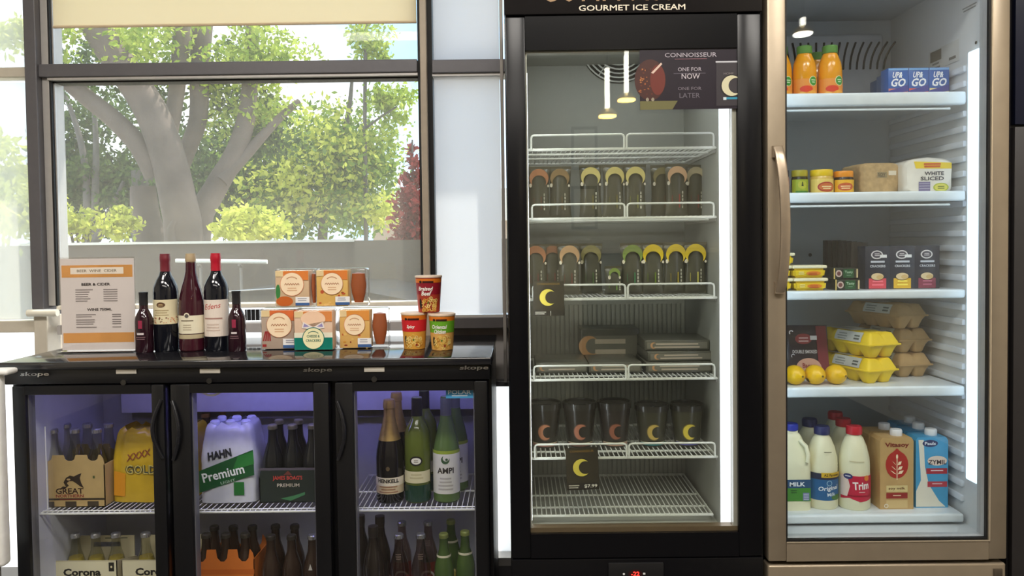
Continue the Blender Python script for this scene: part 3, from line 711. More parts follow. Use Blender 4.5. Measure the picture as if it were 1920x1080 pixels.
# ---------------------------------------------------------------- snack packs
def snack(px, py, wpx, hpx, Y, z, label, c_top, c_side, teal=False, win=0, rz=0.0, pat=None):
    g = W(px, py, Y); w, h, d = sz(wpx, Y), sz(hpx, Y), .06
    t = thing('snack_pack', label, 'snack pack', (g.x, Y, z), rz, 'snack packs on the bar fridge')
    b = B(); b.box(-w / 2, w / 2, -d / 2, d / 2, 0, h, .008, 3); b.build('clear_box', CLEAR, t)
    wi = w / 2 - .004; wx = wi - (win * w)
    B().box(-wi, wx, -d / 2 + .002, d / 2 - .006, .003, h - .006, .002).build('card_sleeve', ink(*c_side), t)
    a = Art(); cw = wx + wi; cxm = (wx - wi) / 2
    if pat == 'green': a.ell(-wi + .008, h * .40, .007, h * .2, (52, 140, 70)); a.ell(-wi + .028, h * .16, .026, h * .13, (214, 110, 40), 1)
    if pat == 'gold':
        for k in range(14): a.ell(-wi + R.uniform(.003, cw - .003), R.uniform(.006, h * .4), R.uniform(.002, .006), R.uniform(.002, .006), R.choice([(224, 160, 60), (150, 60, 36), (240, 200, 120), (200, 90, 50)]), k % 3, 10)
    if pat == 'red':
        for k in range(4): a.poly([(-wi + .004 + .007 * k, h * .22), (-wi + .008 + .007 * k, h * .22), (-wi + .015 + .004 * k, h * .45), (-wi + .011 + .004 * k, h * .45)], (170, 30, 40), 1)
        a.rect(-wi + .003, -wi + .015, h * .08, h * .14, (170, 40, 44), 1)
    a.rect(cxm - cw * .26, wx - .001, h * .70, h - .007, c_top, 3); a.rect(-wi + .001, cxm - cw * .26, h * .80, h - .007, (244, 220, 170), 3)
    rc = min(cw * .34, h * .31)
    if not teal:
        cy = h * .60; a.ell(cxm, cy, rc * 1.05, rc * 1.05, (226, 150, 110), 4, 32); a.ell(cxm, cy, rc, rc, (252, 226, 192), 5, 32)
        a.ring(cxm, cy, rc * .60, rc * .68, (200, 150, 110), 6, PI * .25, PI * .75, 10)
        pts = [(cxm - rc * .65 + rc * 1.3 * k / 12, cy + rc * .07 * (1 if k % 2 else -1)) for k in range(13)]
        for p0, p1 in zip(pts, pts[1:]): a.poly([(p0[0], p0[1] - rc * .04), (p1[0], p1[1] - rc * .04), (p1[0], p1[1] + rc * .05), (p0[0], p0[1] + rc * .05)], (176, 120, 84), 6)
        a.lines(cxm, cy - rc * .3, rc * .9, 2, rc * .2, (224, 180, 140), 6)
        s0 = wx - cw * .40; a.rect(s0, wx + win * w * .1, .006, h * .27, (238, 236, 236), 6); a.rect(s0, wx + win * w * .1, .006, h * .12, (60, 96, 150), 7); a.lines((s0 + wx) / 2, h * .24, cw * .3, 2, h * .05, (160, 160, 170), 7)
    else:
        a.rect(-wi, wx, .004, h * .32, (0, 128, 112), 4); a.rect(-wi, wx, h * .32, h * .44, (240, 236, 216), 4); cy = h * .30
        a.ell(cxm, h * .76, rc * .95, rc * .62, (250, 214, 184), 4, 24)
        for s in (-1, 1): a.poly([(cxm - s * cw * .30, h * .55), (cxm - s * cw * .26, h * .70), (cxm + s * cw * .02, h * .56), (cxm + s * cw * .02, h * .50)], (236, 226, 220), 5); a.poly([(cxm - s * cw * .26, h * .57), (cxm - s * cw * .23, h * .66), (cxm - s * cw * .10, h * .585)], (150, 140, 190), 6)
        a.ell(cxm, cy, rc * .86, rc * .86, (20, 110, 96), 6, 32); a.ell(cxm, cy, rc * .8, rc * .8, (240, 232, 186), 7, 32)
        a.text('CHEESE &', cxm, cy + rc * .18, rc * .2, (60, 110, 90), 8, w=rc * 1.0, bold=.02); a.text('CRACKERS', cxm, cy - rc * .16, rc * .2, (60, 110, 90), 8, w=rc * 1.15, bold=.02); a.ring(cxm, cy, rc * .52, rc * .58, (80, 120, 100), 8, PI * .25, PI * .75, 10)
    a.flat('sleeve_print', t, -d / 2 + .002)
    if win:
        b = B(); b.lathe([(.001, .012), (.010, .012), (.016, h * .35), (.018, h * .55), (.015, h * .85), (.001, h * .88)], 20, cx=wx + (wi - wx) / 2 + .001, cy=-.002, sx=(wi - wx) / 2 / .02, sy=1.0)
        b.build('dip_tub', mat('caramel_dip', (168, 90, 50), .35), t)
    return t
YL = 2.42
snack(529, 612, 72, 78, YL, TOPZ, 'square snack pack with red chilli print in the bottom row', (236, 120, 60), (196, 176, 160), pat='red')
snack(592, 612, 76, 78, YL - .03, TOPZ, 'teal banded cheese and cracker snack pack in the bottom row', (236, 150, 80), (238, 206, 180), teal=True)
snack(684, 612, 92, 76, YL, TOPZ, 'snack pack with brown window end in the bottom row beside noodle cups', (240, 160, 70), (236, 190, 110), win=.34, pat='gold')
snack(558, 533, 78, 72, YL + .002, TOPZ + sz(79, YL), 'snack pack with green printed edge in the top row', (238, 140, 60), (226, 196, 160), pat='green', win=.14)
snack(643, 533, 96, 72, YL + .004, TOPZ + sz(79, YL), 'snack pack with gold biscuit print and brown window in the top row', (238, 140, 60), (238, 196, 110), win=.34, pat='gold')

# ---------------------------------------------------------------- noodle cups
def cup(px, py, Y, z, label, band, word, word2, top):
    g = W(px, py, Y); h = sz(68, Y); r0, r1 = sz(20, Y), sz(24.5, Y)
    t = thing('noodle_cup', label, 'noodle cup', (g.x, Y, z), -.05, 'noodle cups on the bar fridge')
    B().lathe([(r0 - .002, 0), (r0, .002), (r1, h - .004), (r1 - .001, h - .004)], 40).build('cup', ink(*top), t)
    B().lathe([(r1 - .001, h - .005), (r1 + .0015, h - .005), (r1 + .002, h - .001), (r1 + .001, h + .001), (.001, h + .0015)], 40).build('foil_lid', mat('cup_rim', (236, 210, 186), .4), t)
    a = Art(); rf = lambda v: r0 + (r1 - r0) * v / (h - .004); e = r1 * 1.45
    a.rect(-e, e, h * .82, h * .93, (226, 120, 30), 0); a.rect(-e, e, h * .50, h * .82, band, 0)
    a.ell(-r1 * .5, h * .845, .005, .004, (40, 20, 10), 2, 12); a.lines(r1 * .1, h * .87, r1 * .9, 1, .008, (60, 20, 10), 2, h=.006)
    a.text(word, -r1 * .12, h * (.66 if word2 else .63), h * .11, (255, 246, 236), 2, shear=.2, bold=.03, maxw=r1 * 1.25)
    if word2: a.text(word2, -r1 * .05, h * .53, h * .12, (255, 246, 236), 2, shear=.2, bold=.03, maxw=r1)
    for k in range(46):
        u = R.uniform(-.6, .85); v = R.uniform(.06, .42 - .12 * abs(u - .2))
        a.ring(u * r1 * .95, h * v, .0035, .006, R.choice([(226, 176, 76), (240, 204, 110), (214, 150, 60), (246, 220, 140)]), 1 + k % 4, R.uniform(0, 6), R.uniform(7, 10), 8)
    a.ell(-r1 * .62, h * .24, .005, h * .15, (30, 26, 20), 1, 16); a.ell(r1 * .35, h * .14, .004, .004, (150, 60, 30), 5, 10); a.ell(r1 * .1, h * .28, .003, .003, (90, 120, 40), 5, 10)
    a.build('cup_print', t, lambda u, v, ee: ((rf(v) + ee) * math.sin(u / r1), -(rf(v) + ee) * math.cos(u / r1), v), cyl=.006)
    return t
cY = 2.39
cup(777, 617, cY, TOPZ, 'red and yellow noodle cup in the lower pair on the fridge top', (214, 34, 44), 'Spicy', None, (222, 158, 60))
cup(829, 617, cY - .03, TOPZ, 'green banded noodle cup in the lower pair on the fridge top', (110, 176, 40), 'Oriental', 'Chicken', (226, 170, 90))
cup(804, 551, cY + .0, TOPZ + sz(68.8, cY), 'dark red beef noodle cup balanced on top of two others', (150, 22, 40), 'Braised', 'Beef', (176, 60, 40))

# ================================================================== drinks inside the bar fridge
def at(px, py, Y, z): g = W(px, py, Y); return (g.x, Y, z)
def notch_top(w, h, n, nr, nd, rise=.012):
    """front outline of a bottle carrier with n scooped notches"""
    pts = [(-w / 2, 0), (w / 2, 0), (w / 2, h - .03), (w / 2 - .004, h - .012), (w / 2 - .012, h)]
    for k in range(n - 1, -1, -1):
        c = -w / 2 + w * (k + .5) / n
        pts += [(c + nr, h), (c + nr * .8, h - nd * .7), (c + nr * .3, h - nd), (c - nr * .3, h - nd), (c - nr * .8, h - nd * .7), (c - nr, h)]
    pts += [(-w / 2 + .012, h), (-w / 2 + .004, h - .012), (-w / 2, h - .03)]
    return pts
def carrier(label, loc, w, h, d, m, art, notches=3, nr=.018, nd=.018, rz=0, divider=None):
    t = thing('bottle_carrier', label, 'beer pack', loc, rz)
    B().prism(notch_top(w, h, notches, nr, nd), -d / 2, -d / 2 + .0025).build('front_panel', m, t, smooth=False)
    B().prism(notch_top(w, h, notches, nr, nd), d / 2 - .0025, d / 2).build('back_panel', m, t, smooth=False)
    for s in (-1, 1): B().box(s * w / 2, s * (w / 2 - .0025), -d / 2, d / 2, 0, h - .03).build('side_panel', m, t, smooth=False)
    B().box(-w / 2, w / 2, -d / 2, d / 2, 0, .002).build('base', m, t, smooth=False)
    if divider: divider(t)
    if art: art.flat('front_print', t, -d / 2)
    return t
# pale carton with a leaping fish
gY = 2.40; gw, gh = sz(132, 2.33), sz(99, 2.33); KR = mat('kraft_card', (186, 158, 104), .7, noise=.05)
a = Art(); br = (58, 34, 22); rd = (140, 50, 40)
a.rect(-gw / 2, gw / 2, gh * .13, gh * .17, (60, 48, 32))
for k in (-1, 0, 1): a.rect(k * gw * .32 - .016, k * gw * .32 + .018, .002, gh * .11, (66, 56, 40), 1)
a.text('GREAT', -.002, gh * .31, gh * .11, br, 1, w=gw * .40, bold=.02); a.text('NORTHERN', -.002, gh * .215, gh * .06, rd, 1, w=gw * .40, bold=.02); a.lines(0, gh * .155, gw * .4, 1, .004, rd, 2)
fish = [(-.034, .055), (-.022, .064), (-.012, .062), (-.020, .076), (-.012, .090), (.0, .097), (.012, .094), (.024, .1), (.036, .104), (.030, .090), (.034, .074), (.042, .058), (.030, .064), (.018, .074), (.008, .080), (-.002, .080), (-.010, .074), (-.004, .066), (-.014, .058)]
a.poly(fish, (52, 40, 28), 1); a.ell(-.004, .085, .006, .003, (186, 158, 104), 2, 10)
a.rect(gw * .33, gw * .36, gh * .55, gh * .60, (80, 90, 50), 1)
carrier('pale brown cardboard beer carrier with a leaping fish drawing', at(155, 900, gY, ZU), gw, gh, .135, KR, a)
cap_a = B
pb = bottle('beer_bottle', 'clear beer bottle with silver cap in the fish drawing carrier', 'beer bottle', (at(112 + 8, 820, 2.36, ZU + .003)), BEERP, CLB, BEERC, SILV, None, 'bottles in the fish carrier')
gx = W(155, 900, gY).x
for k, yy in enumerate((2.365, 2.435)):
    for s in (-1, 0, 1):
        lb = 'clear silver capped beer bottle, %s row of the fish carrier, %s' % (('front', 'back')[k], ('on the fridge end side', 'in the middle', 'on the yellow pack side')[s + 1])
        if k == 0 and s == -1: pb.location = (gx + s * gw * .32, yy, ZU + .003); pb['label'] = lb; continue
        dup(pb, (gx + s * gw * .32, yy, ZU + .003), label=lb)
# shrink wrapped packs
def shrink(name, label, loc, w, d, h, m, art=None, rz=0, n=3, capm=None, shoulder=.55):
    t = thing(name, label, 'beer pack', loc, rz)
    def fn(u, v):
        a_ = 2 * PI * u; c, s = math.cos(a_), math.sin(a_); e = .35
        x = math.copysign(abs(c) ** e, c) * w / 2; y = math.copysign(abs(s) ** e, s) * d / 2
        k = 1 if v < shoulder else 1 - .20 * ((v - shoulder) / (1 - shoulder)) ** 1.3
        if v > .93: k *= 1 - .22 * ((v - .93) / .07) ** 2
        lump = 1 + .035 * (abs(math.cos(n * PI * (x / w + .5))) if abs(s) > .55 else 0) * (1 if v < .9 else .3)
        zz = h * v
        if v > .6: zz += h * .03 * math.cos(2 * n * PI * (x / w + .5)) * (v - .6) / .4
        wr = 1 + .006 * math.sin(37 * u + 11 * v) * math.sin(23 * v)
        return (x * k * wr, y * k * lump * wr, zz)
    b = B(); b.surf(fn, 72, 26, wrap=True)
    b.build('wrapped_pack', m, t, ang=70)
    b2 = B(); b2.box(-w * .36, w * .36, -d * .34, d * .34, h * .2, h * .965, .01); b2.build('pack_top', m, t)
    if capm:
        for i in range(n):
            for j in range(2):
                B().lathe([(.0125, 0), (.0145, .002), (.0145, .012), (.011, .016), (.001, .0165)], 20, cx=(i - (n - 1) / 2) * w * .27, cy=(j - .5) * d * .42).build('bottle_top', capm, t).location.z = h * .965
    if art:
        def mp(u, v, e): return (u * (1 if v < h * shoulder else 1 - .20 * ((v / h - shoulder) / (1 - shoulder)) ** 1.3), -d / 2 * 1.036 * (1 if v < h * shoulder else 1 - .20 * ((v / h - shoulder) / (1 - shoulder)) ** 1.3) - e - .001, v)
        art.build('wrap_print', t, mp)
    return t
YEL = mat('yellow_shrink_film', (206, 170, 40), .25, coat=.4, noise=.12, nscale=22)
yw, yh = sz(100, 2.35), sz(138, 2.35)
a = Art(); a.text('XXXX', .014, yh * .66, yh * .09, (140, 70, 40), 1, shear=.3, w=yw * .5, rot=.25, bold=.02); a.text('GOLD', .020, yh * .46, yh * .13, (70, 80, 70), 1, w=yw * .62, bold=.06); a.text('GOLD', .020, yh * .46, yh * .13, (214, 190, 90), 2, w=yw * .58, bold=.0)
a.poly([(-yw * .42, yh * .10), (-yw * .2, yh * .08), (-yw * .18, yh * .4), (-yw * .4, yh * .44)], (222, 150, 30), 0)
shrink('wrapped_beer_pack', 'yellow shrink wrapped beer pack beside the fish drawing carrier', at(275, 880, 2.43, ZU + .002), yw, .13, yh, YEL, a, rz=-.06)
shrink('wrapped_beer_pack', 'yellow shrink wrapped beer pack behind the silver and green pack', at(361, 880, 2.47, ZU + .002), sz(50, 2.4), .13, yh * .98, YEL, None)
hw, hh = sz(108, 2.35), sz(148, 2.35)
FILM = mat('silver_shrink_film', (196, 198, 206), .22, coat=.5, noise=.1, nscale=24)
a = Art(); a.poly([(-hw * .48, hh * .14), (hw * .48, hh * .36), (hw * .48, hh * .68), (-hw * .48, hh * .42)], (22, 84, 40), 0); a.poly([(hw * .1, hh * .42), (hw * .48, hh * .5), (hw * .48, hh * .66), (hw * .2, hh * .6)], (40, 120, 50), 1)
a.text('HAHN', -hw * .12, hh * .63, hh * .105, (34, 36, 40), 2, w=hw * .42, bold=.05, rot=.18); a.text('Premium', -hw * .06, hh * .385, hh * .12, (238, 240, 238), 2, w=hw * .74, bold=.02, rot=.22); a.text('LIGHT', hw * .02, hh * .28, hh * .035, (180, 200, 180), 2, rot=.22, w=hw * .26)
a.rect(hw * .12, hw * .30, hh * .10, hh * .27, (34, 110, 44), 1)
shrink('wrapped_beer_pack', 'silver and green shrink wrapped pack of six beer bottles', at(440, 870, 2.42, ZU + .002), hw, .14, hh, FILM, a, rz=.03, capm=mat('blue_white_cap', (214, 218, 240), .3))
# two amber bottles behind the wrapped pack
pa = bottle('beer_bottle', 'amber beer bottle standing behind the wrapped silver pack', 'beer bottle', at(386, 790, 2.58, ZU), BEERP, AMB, BEERC, mat('amber_cap', (150, 110, 60), .3, metal=.5), None, 'amber bottles behind the wrapped pack')
pa['label'] = 'amber beer bottle behind the silver pack, next to the yellow pack'; dup(pa, at(420, 790, 2.61, ZU), label='amber beer bottle directly behind the silver and green wrapped pack')
# dark green carton with red script
jw, jh = sz(117, 2.36), sz(66, 2.36); DC = mat('dark_green_card', (36, 46, 38), .5, noise=.06)
a = Art(); a.text("JAMES BOAG'S", -.008, jh * .70, jh * .15, (200, 70, 60), 1, w=jw * .48, bold=.02); a.text('PREMIUM', -.006, jh * .50, jh * .10, (210, 200, 180), 1, w=jw * .36, bold=.01)
a.poly([(-.03, jh * .12), (.0, jh * .05), (.045, jh * .22), (.045, jh * .30), (.01, jh * .2)], (70, 130, 84), 1); a.poly([(-.02, jh * .8), (-.006, jh * .92), (.006, jh * .8)], (120, 60, 50), 1)
a.rect(-jw / 2, jw / 2, jh * .93, jh, (90, 84, 92), 0)
carrier('dark green beer carton with red lettering', at(556, 900, 2.42, ZU), jw, jh, .135, DC, a, nr=.014, nd=.008)
pj = bottle('beer_bottle', 'dark beer bottle standing in the dark green carton', 'beer bottle', (0, 0, 0), BEERP, DKG, BEERC, mat('olive_cap', (130, 126, 96), .3, metal=.4), None, 'bottles in the dark green carton')
jx = W(556, 900, 2.42).x
for k, yy in enumerate((2.388, 2.455)):
    for s in (-1, 0, 1):
        q = (jx + s * jw * .328, yy, ZU + .003)
        lb = 'dark beer bottle, %s row of the dark green carton, %s' % (('front', 'back')[k], ('on the silver pack side', 'in the middle', 'on the door post side')[s + 1])
        if k == 0 and s == -1: pj.location = q; pj['label'] = lb
        else: dup(pj, q, label=lb)
# sparkling and white wine
SPK = [(.038, 0), (.0425, .006), (.0425, .135), (.040, .160), (.031, .200), (.021, .238), (.0165, .262), (.0155, .29), (.0165, .300)]
SPF = [(.0345, .190), (.0318, .200), (.0218, .238), (.0174, .262), (.0164, .285), (.0185, .287), (.0185, .300), (.0165, .312), (.001, .314)]
a = Art(); a.rect(-.062, .062, .030, .080, (206, 186, 150)); a.rect(-.062, .062, .055, .080, (224, 214, 190), 1); a.text('HENKELL', 0, .070, .012, (30, 26, 24), 2, w=.068, bold=.04); a.lines(0, .054, .06, 3, .008, (160, 120, 90), 2)
a.ell(0, .108, .006, .007, (90, 74, 50), 0, 12)
sp = bottle('sparkling_wine_bottle', 'dark sparkling wine bottle with gold foil neck and cream label', 'wine bottle', at(731, 850, 2.37, ZU), SPK, mat('black_wine_glass', (18, 16, 18), .08, spec=.6), SPF, GOLD, (a, .0427))
dup(sp, at(745, 850, 2.48, ZU), label='gold foiled sparkling wine bottle standing behind the cream labelled one')
GW = mat('olive_wine_glass', (92, 104, 40), .09, spec=.6); GWD = mat('green_wine_base', (30, 62, 48), .09, spec=.6)
BORT = [(r * 1.08, z * 1.06) for r, z in BORD]; BUT = [(r * 1.06, z * 1.06) for r, z in BURG]
a = Art(); a.rect(-.05, .05, .062, .098, (216, 208, 168)); a.ell(0, .130, .020, .015, (28, 26, 22), 0); a.ell(0, .130, .015, .010, (232, 228, 214), 1); a.lines(0, .133, .014, 2, .005, (120, 110, 90), 2); a.lines(0, .09, .045, 2, .01, (190, 180, 140), 1)
a.rect(-.062, .062, .004, .055, GWD, 0)
SCAP = [(.0172, .255), (.0165, .30), (.0168, .302), (.0164, .316), (.001, .318)]
bw = bottle('white_wine_bottle', 'olive green wine bottle with small oval label above a cream strip', 'wine bottle', at(783, 850, 2.37, ZU), BORT, GW, SCAP, mat('dark_screw_cap', (30, 30, 28), .4), (a, .0402))
dup(bw, at(797, 850, 2.48, ZU), label='olive green wine bottle with black cap standing behind the oval labelled one')
a = Art(); a.rect(-.060, .060, .028, .150, (214, 212, 204)); a.crescent(0, .133, .013, (60, 90, 60), 1, rot=1.2); a.ell(.004, .134, .004, .004, (60, 90, 60), 2, 10); a.text('AMPI', 0, .100, .018, (50, 44, 40), 1, w=.052, bold=.03); a.lines(0, .078, .05, 4, .011, (176, 172, 164), 1)
a.rect(-.060, .060, .150, .160, (150, 168, 60), 0)
aw = bottle('white_wine_bottle', 'pale green wine bottle with a large white label', 'wine bottle', at(837, 850, 2.37, ZU), BUT, mat('pale_green_wine_glass', (84, 108, 58), .09, spec=.6), [(r, z) for r, z in SCAP], mat('grey_screw_cap', (96, 100, 92), .35), (a, .0412))
dup(aw, at(854, 850, 2.48, ZU), label='pale green wine bottle standing behind the white labelled one')
# ---- bottom shelf
ZB = .113
kw, kh = sz(128, 2.36), .172; CRM = mat('cream_card', (204, 194, 160), .65, noise=.04)
def handle_panel(t):
    w, hh_ = kw * .96, .205; b = B(); y0, y1 = .058, .061
    s0, s1, h0_, h1_ = -kw * .16, kw * .26, .168, .184
    b.box(-w / 2, s0, y0, y1, 0, hh_); b.box(s1, w / 2, y0, y1, 0, hh_); b.box(s0, s1, y0, y1, 0, h0_); b.box(s0, s1, y0, y1, h1_, hh_)
    b.build('handle_panel', CRM, t, smooth=False); a2 = Art(); a2.lines(kw * .2, .198, kw * .4, 1, .006, (90, 96, 80), 0); a2.flat('handle_print', t, y0)
def corona(label, px, cut):
    a = Art(); a.rect(-kw / 2 + .002, kw / 2 - .002, .003, kh - .003, (226, 218, 184), 0); a.text('Corona', -.004, kh - .036, .024, (34, 30, 24), 1, w=kw * .56, bold=.04); a.text('Extra', .0, kh - .066, .020, (34, 30, 24), 1, w=kw * .36, bold=.03)
    a.rect(kw * .38, kw * .46, kh - .034, kh - .006, (46, 44, 36), 1); a.ell(kw * .42, kh - .02, .003, .004, (230, 220, 180), 2, 8)
    g = W(px, 1065, 2.36)
    t = thing('bottle_carrier', label, 'beer pack', (g.x, 2.42, ZB))
    b = B(); b.box(-kw / 2, kw / 2, -.062, -.0595, 0, kh); b.build('front_panel', CRM, t, smooth=False)
    for s in (-1, 1): B().prism([(-.062, 0), (.062, 0), (.062, kh * .8), (-.062, kh)], s * kw / 2, s * (kw / 2 - .0025)).build('side_panel', CRM, t, smooth=False).rotation_euler.z = 0
    for c in t.children:
        if c.name.startswith('side_panel'):
            for v in c.data.vertices: v.co = Vector((v.co.y, v.co.x, v.co.z))
    B().box(-kw / 2, kw / 2, -.062, .062, 0, .002).build('base', CRM, t, smooth=False)
    handle_panel(t); a.flat('front_print', t, -.062)
    return g.x
pc = bottle('beer_bottle', 'clear beer bottle with pale beer standing in a cream carrier', 'beer bottle', (0, 0, -5), BEERP, CLB, BEERC, SILV, None, 'bottles in the cream carriers')
B().lathe([(.026, .003), (.0285, .006), (.0285, .118), (.027, .132), (.020, .156), (.001, .1565)], 24).build('beer_fill', mat('pale_beer', (196, 176, 84), .2), pc)
first = True
for px, lab in ((157, 'cream beer carrier with black blackletter words under the fish carrier'), (292, 'cream beer carrier with black blackletter words partly behind the door edge')):
    gx_ = corona(lab, px, 0)
    for s in (-1, 0, 1):
        q = (gx_ + s * kw * .31 + .004, 2.425, ZB + .003)
        lb = 'clear beer bottle in cream carrier %s, %s' % (('under the fish carrier', 'by the door edge')[px > 200], ('on the fridge end side', 'in the middle', 'on the door post side')[s + 1])
        if first: pc.location = q; pc['label'] = lb; first = False
        else: dup(pc, q, label=lb)
ow, oh = sz(122, 2.38), .194; OC = mat('orange_card', (206, 112, 36), .6, noise=.05)
a = Art(); a.ell(0, .03, ow * .3, .06, (226, 150, 60), 0); a.rect(-ow / 2, ow / 2, oh * .6, oh * .68, (190, 96, 30), 0)
carrier('orange cardboard beer carrier with scooped top', at(431, 1060, 2.44, ZB), ow, oh, .125, OC, a, nr=.0195, nd=.038)
po = bottle('beer_bottle', 'dark brown beer bottle standing in the orange carrier', 'beer bottle', (0, 0, -5), BEERP, AMB, BEERC, mat('dark_cap', (90, 84, 74), .2, metal=.6), None, 'bottles in the orange carrier')
ox = W(431, 1060, 2.44).x; first = True
for yy in (2.411, 2.477):
    for s in (-1, 0, 1):
        q = (ox + s * ow * .31, yy, ZB + .003)
        lb = 'dark brown beer bottle, %s row of the orange carrier, %s' % (('front', 'back')[yy > 2.45], ('on the door handle side', 'in the middle', 'next to the loose bottles')[s + 1])
        if first: po.location = q; po['label'] = lb; first = False
        else: dup(po, q, label=lb)
pd = dup(po, at(508, 1020, 2.40, ZB), label='loose dark brown bottle in the front row, next to the orange carrier', group='loose dark bottles')
for q, lb in ((at(547, 1020, 2.40, ZB), 'front row, next to the white labelled bottle'), (at(517, 1010, 2.49, ZB), 'back row, next to the orange carrier'), (at(553, 1010, 2.49, ZB), 'back row, behind the white labelled bottle')): dup(pd, q, label='loose dark brown bottle in the ' + lb)
a = Art(); a.rect(-.04, .04, .06, .10, (220, 216, 204)); a.text('Dry', 0, .08, .02, (40, 36, 34), 1, bold=.04); a.poly([(-.006, .13), (.006, .13), (0, .150)], (200, 196, 184), 0)
bottle('beer_bottle', 'brown beer bottle with white label by the door edge', 'beer bottle', at(586, 1020, 2.40, ZB), BEERP, AMB, BEERC, SILV, (a, .0307))
TALL = [(r * 1.05, z * 1.12) for r, z in BEERP]
pt = bottle('cider_bottle', 'tall unlabelled dark brown bottle under the wine shelf', 'bottle', at(676, 1020, 2.50, ZB), TALL, mat('brown_bottle_glass', (44, 36, 30), .12, spec=.6), [(.0142, .22), (.0158, .235), (.0156, .256), (.001, .258)], mat('brown_cap', (50, 42, 36), .4), None, 'tall brown bottles')
pt['label'] = 'tall dark brown bottle beside the door handle edge under the wine shelf'; dup(pt, at(713, 1020, 2.49, ZB), label='tall dark brown bottle in the back row beside a clear cider bottle'); dup(pt, at(700, 1020, 2.40, ZB), label='tall dark brown bottle standing in front of two others')
CLR = glass_mat('rosy_clear_glass', (.62, .5, .46), 2.2, .02)
def redlab(): 
    a = Art(); a.ring(0, .055, .018, .024, (206, 200, 190), 1); a.rect(-.04, .04, .02, .105, (120, 44, 34), 0); a.lines(0, .172, .018, 3, .007, (190, 190, 186), 0); return a
pr = bottle('cider_bottle', 'clear cider bottle with dull red label and round white emblem', 'bottle', at(748, 1020, 2.40, ZB), BEERP, CLR, BEERC, SILV, (redlab(), lambda v: .0307 if v < .13 else .017), 'clear cider bottles')
pr['label'] = 'clear cider bottle with dull red label, front row, beside brown bottles'
for q, lb in ((at(789, 1020, 2.40, ZB), 'front row, beside green bottles'), (at(754, 1020, 2.51, ZB), 'back row, beside brown bottles'), (at(803, 1020, 2.51, ZB), 'back row, beside green bottles')): dup(pr, q, label='clear cider bottle with dull red label, ' + lb)
a = Art(); a.ring(0, .055, .020, .027, (206, 190, 120), 1); a.ell(0, .055, .02, .02, (176, 160, 60), 0); a.rect(-.042, .042, .160, .167, (226, 220, 190), 0)
pg = bottle('beer_bottle', 'green beer bottle with round yellow label and white neck band', 'beer bottle', at(832, 1020, 2.40, ZB), BEERP, GRN, BEERC, mat('lime_cap', (150, 160, 90), .3, metal=.3), (a, lambda v: .0307 if v < .13 else .0222), 'green beer bottles')
pg['label'] = 'green beer bottle with yellow label, front row, beside clear cider'; dup(pg, at(872, 1020, 2.42, ZB), label='green beer bottle with yellow label, front row, at the fridge end wall'); dup(pg, at(846, 1020, 2.52, ZB), label='green beer bottle standing behind two yellow labelled green bottles')

# ================================================================== black ice cream freezer
FX0, FX1 = W(951, 500, 2.0).x, W(1430, 500, 2.0).x
GX0, GX1 = W(990, 550, 2.0).x, W(1384, 550, 2.0).x; GZ1, GZ0 = W(1180, 92, 2.0).z, W(1180, 1000, 2.0).z
DZ1, DZ0 = W(1190, 28, 2.0).z, W(1190, 1045, 2.0).z
fz = thing('display_freezer', 'tall black upright ice cream freezer with a glass door', 'freezer', ((FX0 + FX1) / 2, 2.3, 0)); fo = fz.location
b = B(); yb0, yb1 = 2.045, 2.62
b.box(FX0, FX0 + .03, yb0, yb1, .02, 2.06); b.box(FX1 - .03, FX1, yb0, yb1, .02, 2.06); b.box(FX0, FX1, yb1 - .03, yb1, .02, 2.06); b.box(FX0, FX1, yb0, yb1, 2.03, 2.06); b.box(FX0, FX1, yb0, yb1, .02, DZ0)
b.build('cabinet', BLACK, fz, off=fo, smooth=False)
B().box(FX0, FX1, 1.995, 2.045, DZ1 + .003, 2.06, .004).build('header', mat('header_charcoal', (30, 28, 29), .2, spec=.25), fz, off=fo)
B().box(FX0, FX1, 2.0, 2.045, .04, DZ0 - .003, .004).build('lower_panel', BLACKG, fz, off=fo)
a = Art(); g = W(1185, 14, 1.995); a.text('GOURMET ICE CREAM', g.x, g.z, sz(10.5, 2), (226, 216, 196), 0, w=sz(197, 2), bold=.012)
g = W(1185, -22, 1.995); a.text('CONNOISSEUR', g.x, g.z, sz(46, 2), (160, 128, 92), 0, w=sz(340, 2), bold=.01); a.flat('lettering', fz, 1.995, off=fo)
b = B(); b.frame(FX0 + .002, FX1 - .002, DZ0, DZ1, 2.0, 2.045, GX0 - FX0 - .002, FX1 - GX1 - .002, GZ0 - DZ0, DZ1 - GZ1, .004)
fd = b.build('door', BLACKG, fz, off=fo)
tb = sz(9, 2)
b = B(); b.box(GX0, GX1, 2.012, 2.04, GZ0, GZ0 + tb); b.build('lower_trim', mat('bronze_trim', (128, 110, 86), .35, metal=.5), fd, off=fo, smooth=False)
b = B(); b.box(GX1 - .011, GX1, 2.012, 2.04, GZ0 + tb, GZ1); b.box(GX0, GX0 + .004, 2.012, 2.04, GZ0 + tb, GZ1); b.box(GX0 + .004, GX1 - .011, 2.012, 2.04, GZ1 - .004, GZ1); b.build('side_trim', mat('silver_trim', (196, 194, 186), .3, metal=.5), fd, off=fo, smooth=False)
B().box(GX0, GX1, 2.008, 2.012, GZ0, GZ1).build('outer_pane', glass_mat('freezer_glass', (.96, .97, .95), 1.35), fd, off=fo, smooth=False)
B().box(GX0 + .004, GX1 - .011, 2.030, 2.034, GZ0 + tb, GZ1 - .004).build('inner_pane', MATS['freezer_glass'], fd, off=fo, smooth=False)
